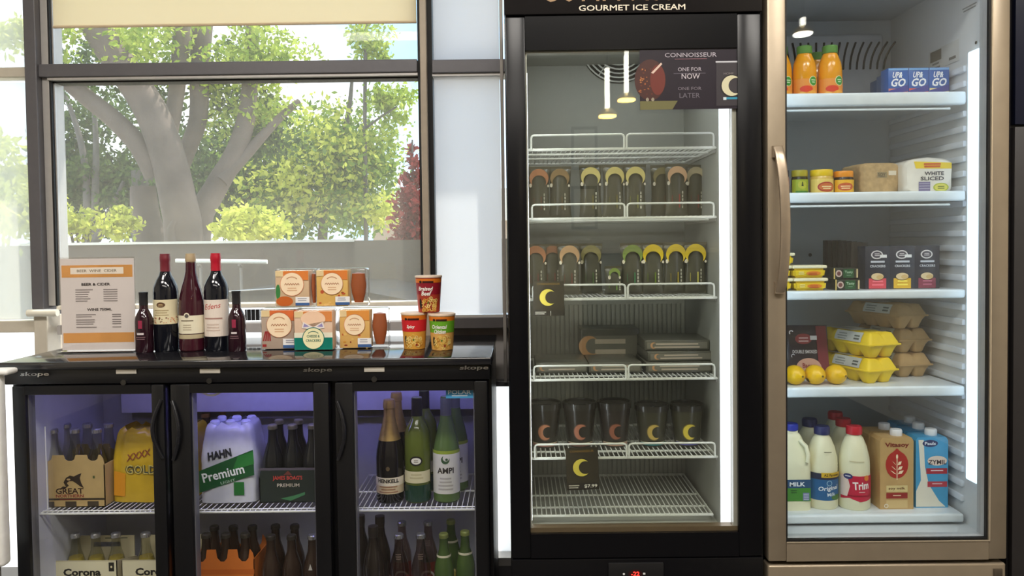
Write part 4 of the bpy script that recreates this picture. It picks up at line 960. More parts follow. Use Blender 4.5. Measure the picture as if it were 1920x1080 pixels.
# liner
IX0, IX1 = GX0 + .004, W(1347, 600, 2.1).x; FB = 2.52
zfl = W(1180, 985, 2.1).z; zce = W(1180, 55, 2.1).z
FLIN = mat('grey_freezer_liner', (168, 168, 162), .45, noise=.03)
b = B(); b.box(IX0 - .01, IX0, 2.05, FB, zfl, zce); b.box(IX1, IX1 + .006, 2.085, FB, zfl, zce); b.box(IX0, IX1, FB, FB + .02, zfl, zce); b.box(IX0, GX1, 2.05, FB, zfl - .02, zfl); b.box(IX0, GX1, 2.05, FB, zce, zce + .02)
b.build('liner', FLIN, fz, off=fo, smooth=False)
b = B(); zr1 = W(1180, 570, FB).z; n = 34
for k in range(n):
    x = IX0 + (IX1 - IX0) * (k + .15) / n; b.box(x, x + (IX1 - IX0) / n * .7, FB - .006, FB, zfl, zr1)
b.build('ribbed_back', mat('grey_ribbed_back', (176, 176, 168), .45), fz, off=fo, smooth=False)
# light strip in the jamb
B().box(W(1351, 600, 2.06).x, W(1372, 600, 2.06).x, 2.052, 2.072, zfl + .0, zce - .02, .003).build('light_strip', mat('freezer_led', (236, 238, 255), .4, emit=1.5), fz, off=fo)
B().box(IX0 - .018, IX0 + .001, 2.052, 2.07, zfl + .03, zce - .12, .003).build('light_strip', mat('freezer_fill_strip', (240, 244, 255), .4, emit=9.0), fz, off=fo)  # left strip added to brighten the freezer interior
B().box(IX0 + .03, IX1 - .03, 2.07, 2.12, zce - .014, zce, .003).build('added_top_light', mat('freezer_top_fill', (240, 244, 250), .4, emit=11.0), fz, off=fo)  # unseen lamp added behind the header to lighten the interior
# fan grille
g = W(1160, 84, FB); b = B(); rr = sz(70, FB)
for k in range(9):
    r = rr * (k + 1) / 9; b.tube([(g.x + r * math.cos(2 * PI * i / 36), FB - .014, g.z + r * math.sin(2 * PI * i / 36)) for i in range(36)], .0027, 6, closed=True)
for k in range(8):
    a_ = PI * k / 4 + .2; b.tube([(g.x, FB - .012, g.z), (g.x + rr * math.cos(a_), FB - .012, g.z + rr * math.sin(a_))], .0017, 6)
b.build('fan_grille', WIRE, fz, off=fo)
B().tube([(g.x, FB - .004, g.z), (g.x, FB + .001, g.z)], rr * 1.02, 40).build('fan_opening', mat('fan_dark', (34, 34, 32), .5), fz, off=fo)
# shelves
FS = [W(1175, y, 2.11).z for y in (279, 409, 560, 711, 858)]
def guard(b, x0, x1, y, z0, z1, r=.0028):
    c = .008
    b.tube([(x0, y, z0), (x0, y, z1 - c), (x0 + c * .3, y, z1 - c * .3), (x0 + c, y, z1), (x1 - c, y, z1), (x1 - c * .3, y, z1 - c * .3), (x1, y, z1 - c), (x1, y, z0)], r, 7)
def wshelf(z, rail=True, y0=2.11, x1=None, name='wire_shelf'):
    b = B(); x0, x1 = IX0 + .003, (x1 or IX1 - .003); y1 = FB - .03
    b.tube([(x0, y0, z), (x1, y0, z), (x1, y1, z), (x0, y1, z)], .0038, 8, closed=True)
    b.tube([(x0, (y0 + y1) / 2, z - .004), (x1, (y0 + y1) / 2, z - .004)], .003, 6); b.tube([(x0, y0 + .08, z - .004), (x1, y0 + .08, z - .004)], .003, 6)
    n = 38
    for k in range(1, n):
        x = x0 + (x1 - x0) * k / n; b.tube([(x, y0 - .003, z + .003), (x, y1, z + .003)], .0017, 5)
    s = b.build(name, WIRE, fz, off=fo)
    if rail:
        zt = z + sz(27, y0); m_ = W(1173.5, 400, y0).x
        for p0, p1 in ((x0 + .008, m_ - .0035), (m_ + .0035, x1 - .006)):
            b = B(); guard(b, p0, p1, y0 - .002, z, zt); b.build('guard_rail', WIRE, s, off=fo)
    for sx in (x1 + .001,): B().box(sx - .001, sx + .004, y0 + .01, y1, z - .012, z - .004).build('bracket', LIGHTFR, s, off=fo)
for z in FS: wshelf(z)
wshelf(W(1175, 966, 2.12).z, False, 2.12, W(1336, 966, 2.12).x, 'floor_rack')
# control display
cg = W(1192, 1074, 2.0); B().box(cg.x - sz(52, 2), cg.x + sz(52, 2), 1.994, 2.0, cg.z - .03, cg.z + .028, .002).build('control_panel', mat('control_black', (26, 26, 28), .3), fz, off=fo)
a = Art(); a.text('-22', cg.x - .002, cg.z, .012, mat('red_led', (255, 50, 40), .5, emit=1.6), 1, w=.022, bold=.02); a.ell(cg.x - .032, cg.z, .003, .003, (220, 220, 220), 1, 10); a.rect(cg.x + .018, cg.x + .024, cg.z - .002, cg.z + .003, (220, 220, 220), 1); a.ell(cg.x - .002, cg.z, .018, .011, (50, 10, 12), 0); a.flat('display_digits', fz, 1.994, off=fo)
# poster behind the glass
pY = 2.004
ps = thing('freezer_poster', 'dark plum promotional poster stuck on the freezer door glass', 'poster', (W(1295, 205, pY).x, pY, W(1295, 205, pY).z)); po_ = ps.location
p0, p1 = W(1200, 206, pY), W(1391, 90, pY)
b = B(); b.box(p0.x, p1.x, pY, pY + .0015, p0.z, p1.z); b.build('sheet', mat('plum_print', (38, 32, 42), .3, noise=.06), ps, off=po_, smooth=False)
a = Art(); TXT = (176, 168, 178)
def pt_(x, y): q = W(x, y, pY); return q.x, q.z
def ptx(t, x, y, h, w, c=TXT, k=2): u, v = pt_(x, y); a.text(t, u, v, sz(h, pY), c, k, w=sz(w, pY), bold=.005)
u, v = pt_(1219, 150); a.ell(u, v, sz(29, pY), sz(38, pY), (66, 30, 22), 0); u2, v2 = pt_(1233, 150); a.ell(u2, v2, sz(14, pY), sz(28, pY), (104, 38, 26), 1)
for k in range(26): a.ell(u + R.uniform(-.034, .005), v + R.uniform(-.04, .03), R.uniform(.001, .003), R.uniform(.001, .003), R.choice([(150, 84, 44), (96, 40, 22), (176, 110, 60)]), 2, 8)
x, z = pt_(1232, 128); a.poly([(x - .016, z - .012), (x - .010, z - .014), (x + .013, z + .010), (x + .010, z + .014)], (214, 186, 170), 3)
ptx('CONNOISSEUR', 1295, 103, 8, 96); a.lines(pt_(1295, 112)[0], pt_(1295, 110)[1], .09, 1, .004, (130, 90, 100), 2)
ptx('ONE FOR', 1293, 130, 7, 44); ptx('NOW', 1295, 143, 10, 34, (198, 190, 196)); ptx('ONE FOR', 1293, 166, 6, 44, (120, 112, 122)); ptx('LATER', 1293, 179, 9, 38, (104, 98, 108))
a.rect(*[pt_(1262, 0)[0], pt_(1322, 0)[0]], pt_(0, 156)[1], pt_(0, 155)[1], (100, 94, 106), 2)
x, z = pt_(1366, 158); a.rect(x - sz(23, pY), x + sz(22, pY), z - sz(40, pY), z + sz(42, pY), (48, 42, 48), 1); a.rect(x - sz(24, pY), x + sz(20, pY), z + sz(40, pY), z + sz(43, pY), (190, 190, 196), 2); a.crescent(x + .008, z - .004, sz(19, pY), (206, 200, 166), 3, rim=(30, 26, 26)); a.rect(x - .010, x + sz(22, pY), z - sz(28, pY), z - sz(24, pY), (40, 140, 170), 2); a.rect(x - .014, x - .006, z - sz(29, pY), z - sz(24, pY), (200, 214, 220), 3); ptx('HOME', 1366, 138, 4, 18, (120, 112, 112), 2)
x0_, z0_ = pt_(1200, 190); a.poly([(x0_, z0_), (x0_ + sz(70, pY), z0_), (x0_ + sz(60, pY), z0_ - sz(16, pY)), (x0_, z0_ - sz(16, pY))], (104, 100, 60), 2); x, z = pt_(1218, 187); a.ell(x - .006, z, .004, .005, (150, 140, 120), 4, 10); a.ell(x + .008, z, .004, .005, (150, 140, 120), 4, 10)
a.flat('poster_print', ps, pY, off=po_)
# hanging price cards
def card(px0, px1, py0, py1, label, price, tilt):
    y = 2.100; g = W((px0 + px1) / 2, py1, y); w, h = sz(px1 - px0, y), sz(py1 - py0, y)
    t = thing('price_card', label, 'price card', (g.x, y, g.z))
    B().box(-w / 2, w / 2, -.0015, 0, 0, h).build('card', mat('olive_black_card', (54, 48, 36), .4), t, smooth=False)
    b = B(); b.box(-w / 2 + .01, w / 2 - .01, 0, .006, h - .004, h); b.build('hook', GASKET, t, smooth=False)
    a = Art(); a.text('CONNOISSEUR', 0, h * .92, h * .05, (150, 116, 50), 1, w=w * .74); a.crescent(-.002, h * .53, w * .27, (226, 206, 84), 1, rim=(40, 34, 20)); a.rect(-w / 2 + .002, w / 2 - .002, .002, h * .16, (34, 30, 26), 1); a.lines(0, h * .12, w * .36, 2, h * .05, (190, 184, 170), 2, left=-w * .44)
    if price: a.text(price, w * .24, h * .085, h * .09, (240, 236, 226), 2, w=w * .40, bold=.02)
    else: a.rect(w * .05, w * .07, .0, h * .14, (190, 184, 170), 2)
    a.flat('card_print', t, -.0015); t.rotation_euler = (0, tilt, 0)
card(1000, 1058, 527, 592, 'dark crescent logo price card hanging over the middle wire shelf', None, .0)
card(1063, 1124, 838, 918, 'dark crescent logo price card marked 7.99 hanging from the tub shelf', '$7.99', -.03)
# stick ice creams: dark foil sachets
WRAP = mat('dark_brown_wrapper', (92, 89, 76), .3, coat=.3, noise=.15, nscale=30)
def sachet(px, py, z, Y, crest, acc, label, group, h=.150, w=.066, lean=0.0, cr=.024):
    g = W(px, py, Y); t = thing('ice_cream_bar', label, 'ice cream', (g.x, Y, z), R.uniform(-.12, .12), group)
    def fn(u, v):
        x = (u - .5) * w; k = math.sin(PI * min(1, max(0, v))) ** .35 * math.sin(PI * u) ** .5
        return (x * (1 - .10 * math.sin(PI * v)), -.016 * k * 1.0, h * v)
    b = B(); b.surf(lambda u, v: fn(u, v), 14, 18); b.surf(lambda u, v: (fn(u, v)[0], .016 * math.sin(PI * v) ** .35 * math.sin(PI * u) ** .5, h * v), 14, 18); b.build('wrapper', WRAP, t, ang=80)
    b = B()
    for zz in (0, h):
        b.box(-w / 2, w / 2, -.0012, .0012, zz - .004 if zz else 0, zz + .006 if zz else .008)
    b.build('crimp_seal', mat('crimp_foil', (110, 104, 88), .3, metal=.4), t, smooth=False)
    a = Art(); a.crescent(0, h * .80, cr, crest, 1, rot=-PI / 2); a.ell(-cr * .9, h * .66, .004, .006, (235, 225, 205), 1, 10); a.ell(cr * .95, h * .65, .003, .004, (235, 225, 205), 1, 10)
    a.rect(.004, .008, h * .18, h * .44, acc, 1); a.lines(0, h * .5, .004, 5, h * .07, (200, 196, 180), 2, left=.013, h=h * .05); a.rect(-.016, -.0145, h * .25, h * .42, acc, 1)
    a.build('wrapper_print', t, lambda u, v, e: (u, -.0172 - e, v))
    t.rotation_euler.x = lean
    return t
cop, cre, yel_, grn_ = (196, 132, 92), (226, 208, 132), (238, 206, 50), (140, 160, 84)
for px, c, ac, lb in ((1010, cop, (120, 80, 60), 'copper moon ice cream bar at the jamb end of the upper row'), (1050, (150, 120, 80), (110, 90, 60), 'dull brown moon ice cream bar in the upper row'), (1107, cre, (120, 110, 60), 'cream moon ice cream bar in front of the mirrored pictures, upper row'), (1150, cre, (120, 110, 60), 'cream moon ice cream bar in the middle of the upper row'), (1190, cre, (130, 130, 70), 'cream moon ice cream bar beside the gap in the upper row'), (1240, (140, 128, 88), (110, 90, 70), 'faded moon ice cream bar in the upper row'), (1268, (224, 180, 140), (150, 60, 50), 'pinkish moon ice cream bar in the upper row'), (1302, (200, 184, 150), (130, 70, 60), 'cream moon ice cream bar at the light strip end of the upper row')):
    sachet(px, 340, FS[1] + .006, 2.26 + (.03 if px in (1010, 1050, 1240, 1302) else 0), c, ac, lb, 'ice cream bars on the upper shelf', h=.148, cr=.028)
for px, c, ac, lb in ((1004, cop, (120, 70, 60), 'copper moon ice cream bar touching the door jamb in the lower row'), (1035, (160, 110, 80), (120, 70, 60), 'brown moon ice cream bar second from the jamb in the lower row'), (1066, (214, 172, 128), (120, 70, 60), 'pale copper moon ice cream bar above the hanging card'), (1108, (150, 140, 92), (90, 110, 70), 'dull olive moon ice cream bar in the lower row'), (1184, grn_, (80, 130, 90), 'green moon ice cream bar in the lower row'), (1224, yel_, (110, 130, 50), 'bright yellow moon ice cream bar next to the green one'), (1264, yel_, (170, 150, 50), 'bright yellow moon ice cream bar between two other yellow ones'), (1303, yel_, (200, 190, 90), 'bright yellow moon ice cream bar at the light strip end')):
    sachet(px, 500, FS[2] + .006, 2.22 + (.03 if px in (1108, 1035) else 0), c, ac, lb, 'ice cream bars on the lower shelf', h=.140, cr=.029)
sachet(1150, 520, FS[2] + .006, 2.20, grn_, (120, 150, 80), 'small green moon ice cream bar leaning low on the shelf rail', 'ice cream bars on the lower shelf', h=.075, w=.05, cr=.016)
# flat multipacks
def flatpack(px, z, Y, w, d, h, label, rz=0):
    g = W(px, 660, Y); t = thing('ice_cream_pack', label, 'ice cream pack', (g.x, Y, z), rz, 'flat ice cream packs')
    B().box(-w / 2, w / 2, -d / 2, d / 2, 0, h, .004, 2).build('box', mat('grey_brown_pack', (92, 90, 82), .35, coat=.3, noise=.1), t)
    a = Art(); a.rect(-w * .46, w * .46, h * .2, h * .8, (120, 116, 106), 0); a.lines(0, h * .7, w * .7, 2, h * .3, (190, 176, 160), 1); a.crescent(-w * .36, h * .5, h * .3, (196, 150, 110), 2); a.flat('box_print', t, -d / 2)
    return t
zs = FS[3] + .006
flatpack(1050, zs, 2.27, .15, .16, .03, 'single flat ice cream pack behind the rail nearest the jamb')
flatpack(1147, zs, 2.26, .15, .16, .03, 'flat ice cream pack lying in front of a taller box')
flatpack(1140, zs, 2.42, .18, .12, .105, 'tall grey ice cream box standing at the back of the shelf')
flatpack(1262, zs, 2.26, .19, .18, .03, 'flat ice cream pack at the bottom of a stack of three')
flatpack(1264, zs + .0305, 2.27, .19, .18, .028, 'flat ice cream pack in the middle of a stack of three', .02)
flatpack(1260, zs + .059, 2.28, .185, .17, .03, 'flat ice cream pack on top of a stack of three', -.03)
# tubs
def tub(px, Y, body, crest, under, label, scale=1.0):
    g = W(px, 800, Y); z = FS[4] + .006; h = .128 * scale; r0, r1 = .036, .047
    t = thing('ice_cream_tub', label, 'ice cream tub', (g.x, Y, z), 0, 'ice cream tubs on the lowest shelf')
    B().lathe([(r0 - .003, 0), (r0, .003), (r1, h * .86), (r1 - .002, h * .86)], 40).build('tub', ink(*body, .25), t)
    B().lathe([(r1 - .003, h * .85), (r1 + .002, h * .85), (r1 + .0025, h * .985), (r1 - .002, h), (r1 - .004, h - .004), (.001, h - .005)], 40).build('lid', mat('tub_lid', (58, 56, 52), .22, coat=.4), t)
    rf = lambda v: r0 + (r1 - r0) * v / (h * .86)
    a = Art(); a.crescent(.0, h * .36, .022, crest, 1, rim=tuple(max(0, int(c * .55)) for c in crest)); a.rect(-.055, .055, .004, h * .10, under, 0); a.rect(-.055, .055, h * .10, h * .115, (200, 190, 160), 0)
    a.build('tub_print', t, lambda u, v, e: ((rf(v) + e) * math.sin(u / r1), -(rf(v) + e) * math.cos(u / r1), v), cyl=.006)
dk = (52, 48, 42)
tub(1021, 2.23, dk, (206, 138, 104), (170, 120, 110), 'dark ice cream tub with copper moon against the freezer jamb')
tub(1087, 2.23, dk, (190, 122, 96), (120, 80, 70), 'dark ice cream tub with copper moon behind the price card')
tub(1152, 2.23, (56, 50, 46), (158, 98, 76), (196, 156, 140), 'dark ice cream tub with dull copper moon and pink base')
tub(1222, 2.23, (70, 68, 56), (206, 176, 96), (30, 120, 130), 'ice cream tub with gold moon and teal base', .93)
tub(1288, 2.23, (78, 76, 62), (238, 214, 86), (90, 90, 170), 'ice cream tub with yellow moon and violet base', .93)

# ================================================================== silver glass door fridge
RX0, RX1 = W(1438, 500, 2.0).x, W(1893, 500, 2.0).x
OX0, OX1 = W(1474, 500, 2.0).x, W(1857, 500, 2.0).x; OZ0 = W(1660, 1014, 2.0).z; OZ1 = 1.97
DB = W(1660, 1051, 2.0).z; PT = W(1660, 1059, 2.0).z
rf_ = thing('glass_door_fridge', 'tall champagne silver fridge with a glass door and lit food shelves', 'fridge', ((RX0 + RX1) / 2, 2.3, 0)); ro = rf_.location
b = B(); b.box(RX0, RX0 + .004, 2.05, 2.70, .03, 2.06); b.box(RX1 - .003, RX1, 2.05, 2.70, .03, 2.06); b.box(RX0, RX1, 2.67, 2.70, .03, 2.06); b.box(RX0, RX1, 2.05, 2.70, 2.03, 2.06); b.box(RX0, RX1, 2.05, 2.70, .03, .06)
b.build('cabinet', mat('dark_grey_cabinet', (52, 50, 48), .4), rf_, off=ro, smooth=False)
b = B(); b.frame(RX0 + .002, RX1 - .002, DB, 2.05, 2.0, 2.045, OX0 - RX0 - .002, RX1 - OX1 - .002, OZ0 - DB, 2.05 - OZ1, .004); rd_ = b.build('door', CHAMP, rf_, off=ro)
b = B(); b.frame(OX0, OX1, OZ0, OZ1, 2.004, 2.013, .004, .005, .005, .006, 0); b.build('gasket', GASKET, rd_, off=ro, smooth=False)
b = B(); b.frame(OX0 + .001, OX1 - .001, OZ0 + .001, OZ1 - .001, 2.013, 2.046, .003, .003, .003, .004, 0); b.build('inner_frame', mat('grey_inner_frame', (168, 172, 176), .4), rd_, off=ro, smooth=False)
b = B(); b.box(OX1 - .0, OX1 + .003, 1.998, 2.004, OZ0 - .003, OZ1); b.box(OX0, OX1, 1.998, 2.004, OZ0 - .003, OZ0); b.build('bright_bead', mat('bright_bead', (222, 206, 180), .25, metal=.6), rd_, off=ro, smooth=False)
B().box(OX0 + .004, OX1 - .004, 2.014, 2.019, OZ0 + .004, OZ1 - .004).build('glass_pane', PANE, rd_, off=ro, smooth=False)
B().box(OX0 + .004, OX1 - .004, 2.030, 2.034, OZ0 + .004, OZ1 - .004).build('glass_pane', PANE, rd_, off=ro, smooth=False)
# bowed handle
h0, h1 = W(1460, 550, 2.0), W(1456, 274, 2.0); b = B()
N_ = 16; secs = []
for i in range(N_ + 1):
    t_ = i / N_; bow = math.sin(PI * t_) ** .6
    secs.append((h0.x + (h1.x - h0.x) * t_ + .006 * bow, 1.995 - .035 * bow, h0.z + (h1.z - h0.z) * t_))
def hfn(u, v):
    i = v * N_; k = min(N_ - 1, int(i)); f = i - k; p = [secs[k][j] * (1 - f) + secs[k + 1][j] * f for j in range(3)]
    a_ = 2 * PI * u; return (p[0] + .0125 * math.copysign(abs(math.cos(a_)) ** .5, math.cos(a_)), p[1] + .006 * math.copysign(abs(math.sin(a_)) ** .5, math.sin(a_)), p[2])
b.surf(hfn, 16, 32, wrap=True); b.box(h0.x - .0125, h0.x + .0125, 1.988, 2.0, h0.z, h0.z + .03); b.box(h1.x - .0125, h1.x + .0125, 1.988, 2.0, h1.z - .03, h1.z)
b.build('handle', mat('handle_champagne', (168, 152, 132), .3, metal=.6), rd_, off=ro)
B().box(RX0 + .002, RX1 - .002, 2.002, 2.05, .06, PT, .006, 3).build('lower_drawer', CHAMP, rf_, off=ro)
gq = W(1872, 1062, 2.0); B().box(gq.x - .012, gq.x + .010, 1.998, 2.003, gq.z - .03, gq.z - .006, .001).build('badge', mat('badge_grey', (96, 86, 74), .4, metal=.5), rf_, off=ro)
# liner
JX0, JX1 = OX0 - .012, W(1845, 500, 2.08).x; RB = 2.60; JZ0, JZ1 = W(1600, 1004, 2.08).z, 1.975
RLIN = mat('white_fridge_liner', (206, 210, 212), .4, noise=.02)
b = B(); b.box(JX0 - .01, JX0, 2.05, RB, JZ0, JZ1); b.box(JX1, JX1 + .007, 2.05, RB, JZ0, JZ1); b.box(JX0, JX1, RB, RB + .02, JZ0, JZ1); b.box(JX0, JX1, 2.05, RB, JZ0 - .02, JZ0); b.box(JX0, JX1, 2.05, RB, JZ1, JZ1 + .02)
b.box(JX0, JX1, 2.47, RB, JZ0, JZ0 + .035, .01)
b.build('liner', RLIN, rf_, off=ro, smooth=False)
b = B(); zr = W(1760, 150, 2.3).z
k = 0; z = JZ0 + .06
while z < zr:
    b.box(JX1 - .009, JX1 + .002, 2.165, RB - .005, z, z + .018, .004, 2); z += .0415
b.build('shelf_runners', mat('runner_white', (206, 212, 220), .35), rf_, off=ro)
ls1, ls0 = W(1820, 92, 2.1).z, W(1820, 905, 2.1).z
B().box(JX1 - .016, JX1 + .001, 2.085, 2.135, ls0, ls1, .005, 3).build('light_strip', mat('cool_led_strip', (226, 240, 250), .4, emit=1.0, ecol=(214, 236, 255)), rf_, off=ro)
B().box(JX0 + .0005, JX0 + .012, 2.06, 2.085, ls0, ls1, .003).build('light_strip', mat('fridge_fill_strip', (226, 240, 250), .4, emit=4.0, ecol=(214, 236, 255)), rf_, off=ro)  # hidden strip added behind the door frame to brighten the shelves
b = B()
for px in (1814, 1828): g = W(px, 80, 2.12); b.tube([(JX1 - .002, 2.10 + (.02 if px > 1820 else 0), g.z), (JX1 + .001, 2.10 + (.02 if px > 1820 else 0), g.z)], .004, 10)
b.build('fixing_screw', GASKET, rf_, off=ro)
# unseen lamp added in the top to brighten the shelves
B().box(JX0 + .1, JX1 - .15, 2.08, 2.13, JZ1 - .012, JZ1, .003).build('added_top_light', mat('fridge_top_fill', (235, 242, 255), .4, emit=3.0), rf_, off=ro)
# vent cover
v0, v1 = W(1475, 186, 2.53), W(1658, 62, 2.53)
vt = B(); vt.box(JX0, v1.x, 2.53, RB, v0.z, v1.z, .012, 3); vt = vt.build('vent_cover', mat('vent_white', (186, 188, 192), .45), rf_, off=ro)
g = W(1530, 106, 2.53)
for k in range(-9, 11):
    b = B(); x = g.x + k * sz(12.5, 2.53); bend = .010 * (k / 8.0)
    pts = [(x + bend * (3 * t * t if t > 0 else -1.0 * 0), 2.5285, g.z + (t - .5) * sz(50, 2.53)) for t in (0, .25, .5, .75, 1)]
    b.tube(pts, .0032, 6); b.build('vent_slot', GASKET, vt, off=ro)  # dark strips stand in for the shade inside the recessed slots
# stickers on the right hand liner wall
def wall_print(art, x, name): return art.build(name, rf_, lambda u, v, e: (x - e, u, v), off=ro)
a = Art(); za, zb_ = W(1750, 128, 2.3).z, W(1750, 96, 2.3).z
a.rect(2.20, 2.36, za, zb_ + .01, (196, 198, 196), 0); a.rect(2.29, 2.35, (za + zb_) / 2, zb_ + .006, (50, 50, 52), 1); a.lines(2.32, (za + zb_) / 2 - .005, .05, 2, .012, (110, 110, 112), 1); a.rect(2.215, 2.25, za + .01, za + .018, (90, 90, 92), 1)
wall_print(a, JX1 - .001, 'sticker')
a = Art(); zz = W(1820, 10, 2.15).z; a.lines(2.15, zz, .07, 2, .008, (120, 122, 124), 1); wall_print(a, JX1 - .001, 'sticker')
a = Art(); g = W(1519, 478, RB); a.ell(g.x, g.z, .006, .006, (60, 60, 58), 0, 12); a.flat('drain_hole', rf_, RB, off=ro)
# shelves
SZ = [W(1600, y, 2.22).z for y in (184, 364, 543, 718, 950)]
SHM = mat('white_shelf_plastic', (222, 228, 232), .35, noise=.02)
for i, z in enumerate(SZ):
    x1 = JX1 - .011
    b = B(); b.box(JX0 + .002, x1, 2.165, RB - .01, z - .008, z); s = b.build('shelf', SHM, rf_, off=ro, smooth=False)
    hgt = (.034, .026, .022, .026, .022)[i]
    B().box(JX0 + .002, x1, 2.145, 2.170, z - hgt, z + .002, .006, 3).build('shelf_lip', mat('lip_white', (226, 234, 238), .3), s, off=ro)
    if i < 2: B().tube([(JX0 + .002, 2.155, z - hgt - .010), (x1 - .04, 2.155, z - hgt - .010)], .003, 8).build('price_rail', MATS['lip_white'], s, off=ro)

def onr(px, i, Y, py=None): g = W(px, py or 450, Y); return (g.x, Y, SZ[i])
# --- juice bottles
JB = [(.030, 0), (.0335, .004), (.0335, .060), (.0325, .085), (.030, .102), (.0225, .122), (.0190, .130), (.0190, .136)]
JC = [(.0205, .130), (.0212, .132), (.0212, .150), (.0195, .152), (.001, .1525)]
a = Art(); a.rect(-.046, .046, .003, .055, (236, 150, 60)); a.ell(.014, .048, .013, .014, (250, 240, 200), 1); a.ell(.014, .048, .0115, .0125, (60, 150, 50), 2); a.lines(.014, .052, .014, 2, .006, (220, 240, 200), 3); a.ell(-.006, .026, .018, .009, (222, 60, 30), 2); a.ell(.012, .012, .016, .009, (240, 170, 60), 3); a.ell(-.018, .010, .012, .008, (246, 190, 90), 3)
jb = bottle('juice_bottle', 'orange juice bottle with green cap beside a clear space on the top shelf', 'juice bottle', onr(1556, 0, 2.24, 130), JB, mat('orange_juice', (236, 158, 20), .15, spec=.6), JC, mat('green_cap', (92, 140, 62), .4), (a, .0337))
dup(jb, onr(1508, 0, 2.24, 130), label='orange juice bottle with green cap standing between two others'); dup(jb, onr(1462, 0, 2.24, 130), label='orange juice bottle half hidden by the fridge door frame')
dup(jb, onr(1532, 0, 2.32, 130), label='orange juice bottle standing in the row behind'); 
# --- blue drink cartons
def carton(name, label, cat, loc, w, d, h, m, art, group=None, rz=0, bev=.001, extra=None, part='box'):
    t = thing(name, label, cat, loc, rz, group)
    B().box(-w / 2, w / 2, -d / 2, d / 2, 0, h, bev).build(part, m, t)
    if art: art.flat('box_print', t, -d / 2)
    if extra: extra(t)
    return t
BLU = mat('blue_carton', (40, 92, 168), .35, noise=.06)
uw, uh = sz(37, 2.23), sz(54, 2.23)
def upgo(c2):
    a = Art(); a.rect(-uw / 2 + .001, uw / 2 - .001, .001, uh * .30, c2); a.poly([(-uw * .48, uh * .1), (uw * .48, uh * .2), (uw * .48, uh * .42), (-uw * .48, uh * .22)], (60, 60, 140), 1)
    a.rect(-uw / 2 + .001, uw / 2 - .001, uh * .92, uh * .985, (120, 170, 220), 1); a.text('UP&', -.002, uh * .76, uh * .2, (244, 246, 250), 2, shear=.2, w=uw * .5, bold=.03); a.text('GO', 0, uh * .50, uh * .28, (244, 246, 250), 2, shear=.25, w=uw * .72, bold=.03)
    return a
for px, c2, lb in ((1677, (214, 130, 110), 'blue drink carton with white words beside the row behind it'), (1715, (214, 90, 80), 'blue drink carton with white words between two others'), (1753, (226, 208, 150), 'blue drink carton with white words nearest the fridge side wall')):
    carton('drink_carton', lb, 'drink carton', onr(px, 0, 2.24, 150), uw, .045, uh, BLU, upgo(c2), 'blue drink cartons')
for px, Y, lb in ((1668, 2.32, 'plain blue carton in the second row'), (1655, 2.40, 'plain blue carton in the third row')):
    carton('drink_carton', lb, 'drink carton', onr(px, 0, Y, 150), uw, .045, uh, mat('dull_blue_carton', (50, 86, 138), .4), None, 'blue drink cartons')
# --- jars
def jar(name, label, px, Y, r, h, bodym, lidm, labc, oval, py=340, i=1):
    hl = h * .26; t = thing(name, label, 'jar', onr(px, i, Y, py), 0)
    B().lathe([(r * .92, 0), (r, .003), (r, h - hl - .006), (r * .88, h - hl + .002), (r * .84, h - hl + .006)], 32).build('jar', bodym, t)
    B().lathe([(r * .93, h - hl), (r * .97, h - hl + .002), (r * .97, h - .003), (r * .93, h), (.001, h)], 32).build('lid', lidm, t)
    a = Art(); a.rect(-r * 1.35, r * 1.35, h * .04, h * .62, labc); oval(a, r, h); a.cyl('label_print', t, r + .0002); return t
def ov1(a, r, h): a.ell(0, h * .40, r * .55, h * .16, (190, 190, 60), 1); a.poly([(-.003, h * .34), (.003, h * .34), (.001, h * .52), (-.001, h * .52)], (40, 60, 20), 2); a.rect(-r * .8, r * .8, h * .04, h * .16, (70, 130, 40), 1)
def ov2(a, r, h): a.ell(.003, h * .30, r * .78, h * .2, (170, 40, 30), 1); a.ell(.003, h * .30, r * .66, h * .15, (206, 110, 50), 2); a.lines(.003, h * .33, r * .9, 2, h * .08, (246, 226, 170), 3)
def ov3(a, r, h): a.ell(-.004, h * .32, r * .8, h * .17, (200, 90, 40), 1); a.lines(-.004, h * .36, r * 1.0, 2, h * .09, (246, 216, 160), 2); a.ell(r * .95, h * .3, .003, .005, (20, 20, 20), 1, 8)
jar('relish_jar', 'small dark jar with lime green label and yellow lid', 1499, 2.24, sz(15, 2.24), sz(46, 2.24), mat('dark_spread_jar', (50, 44, 24), .15), mat('olive_yellow_lid', (176, 160, 40), .4), (160, 176, 40), ov1)
jar('peanut_butter_jar', 'yellow jar with bright yellow lid and red oval label', 1540, 2.24, sz(21, 2.24), sz(46, 2.24), mat('peanut_jar', (214, 176, 80), .25), mat('yellow_lid', (238, 200, 20), .4), (236, 206, 110), ov2)
jar('spread_jar', 'dark spread jar with orange lid and red oval label', 1581, 2.24, sz(18, 2.24), sz(43, 2.24), mat('dark_brown_jar', (44, 26, 16), .15), mat('orange_lid', (240, 150, 16), .4), (242, 186, 40), ov3)
jar('sauce_jar', 'pink labelled jar mostly behind the fridge door frame', 1468, 2.24, sz(11, 2.24), sz(46, 2.24), mat('pink_jar', (206, 150, 140), .3), mat('navy_lid', (50, 50, 80), .4), (220, 160, 150), lambda a, r, h: None)
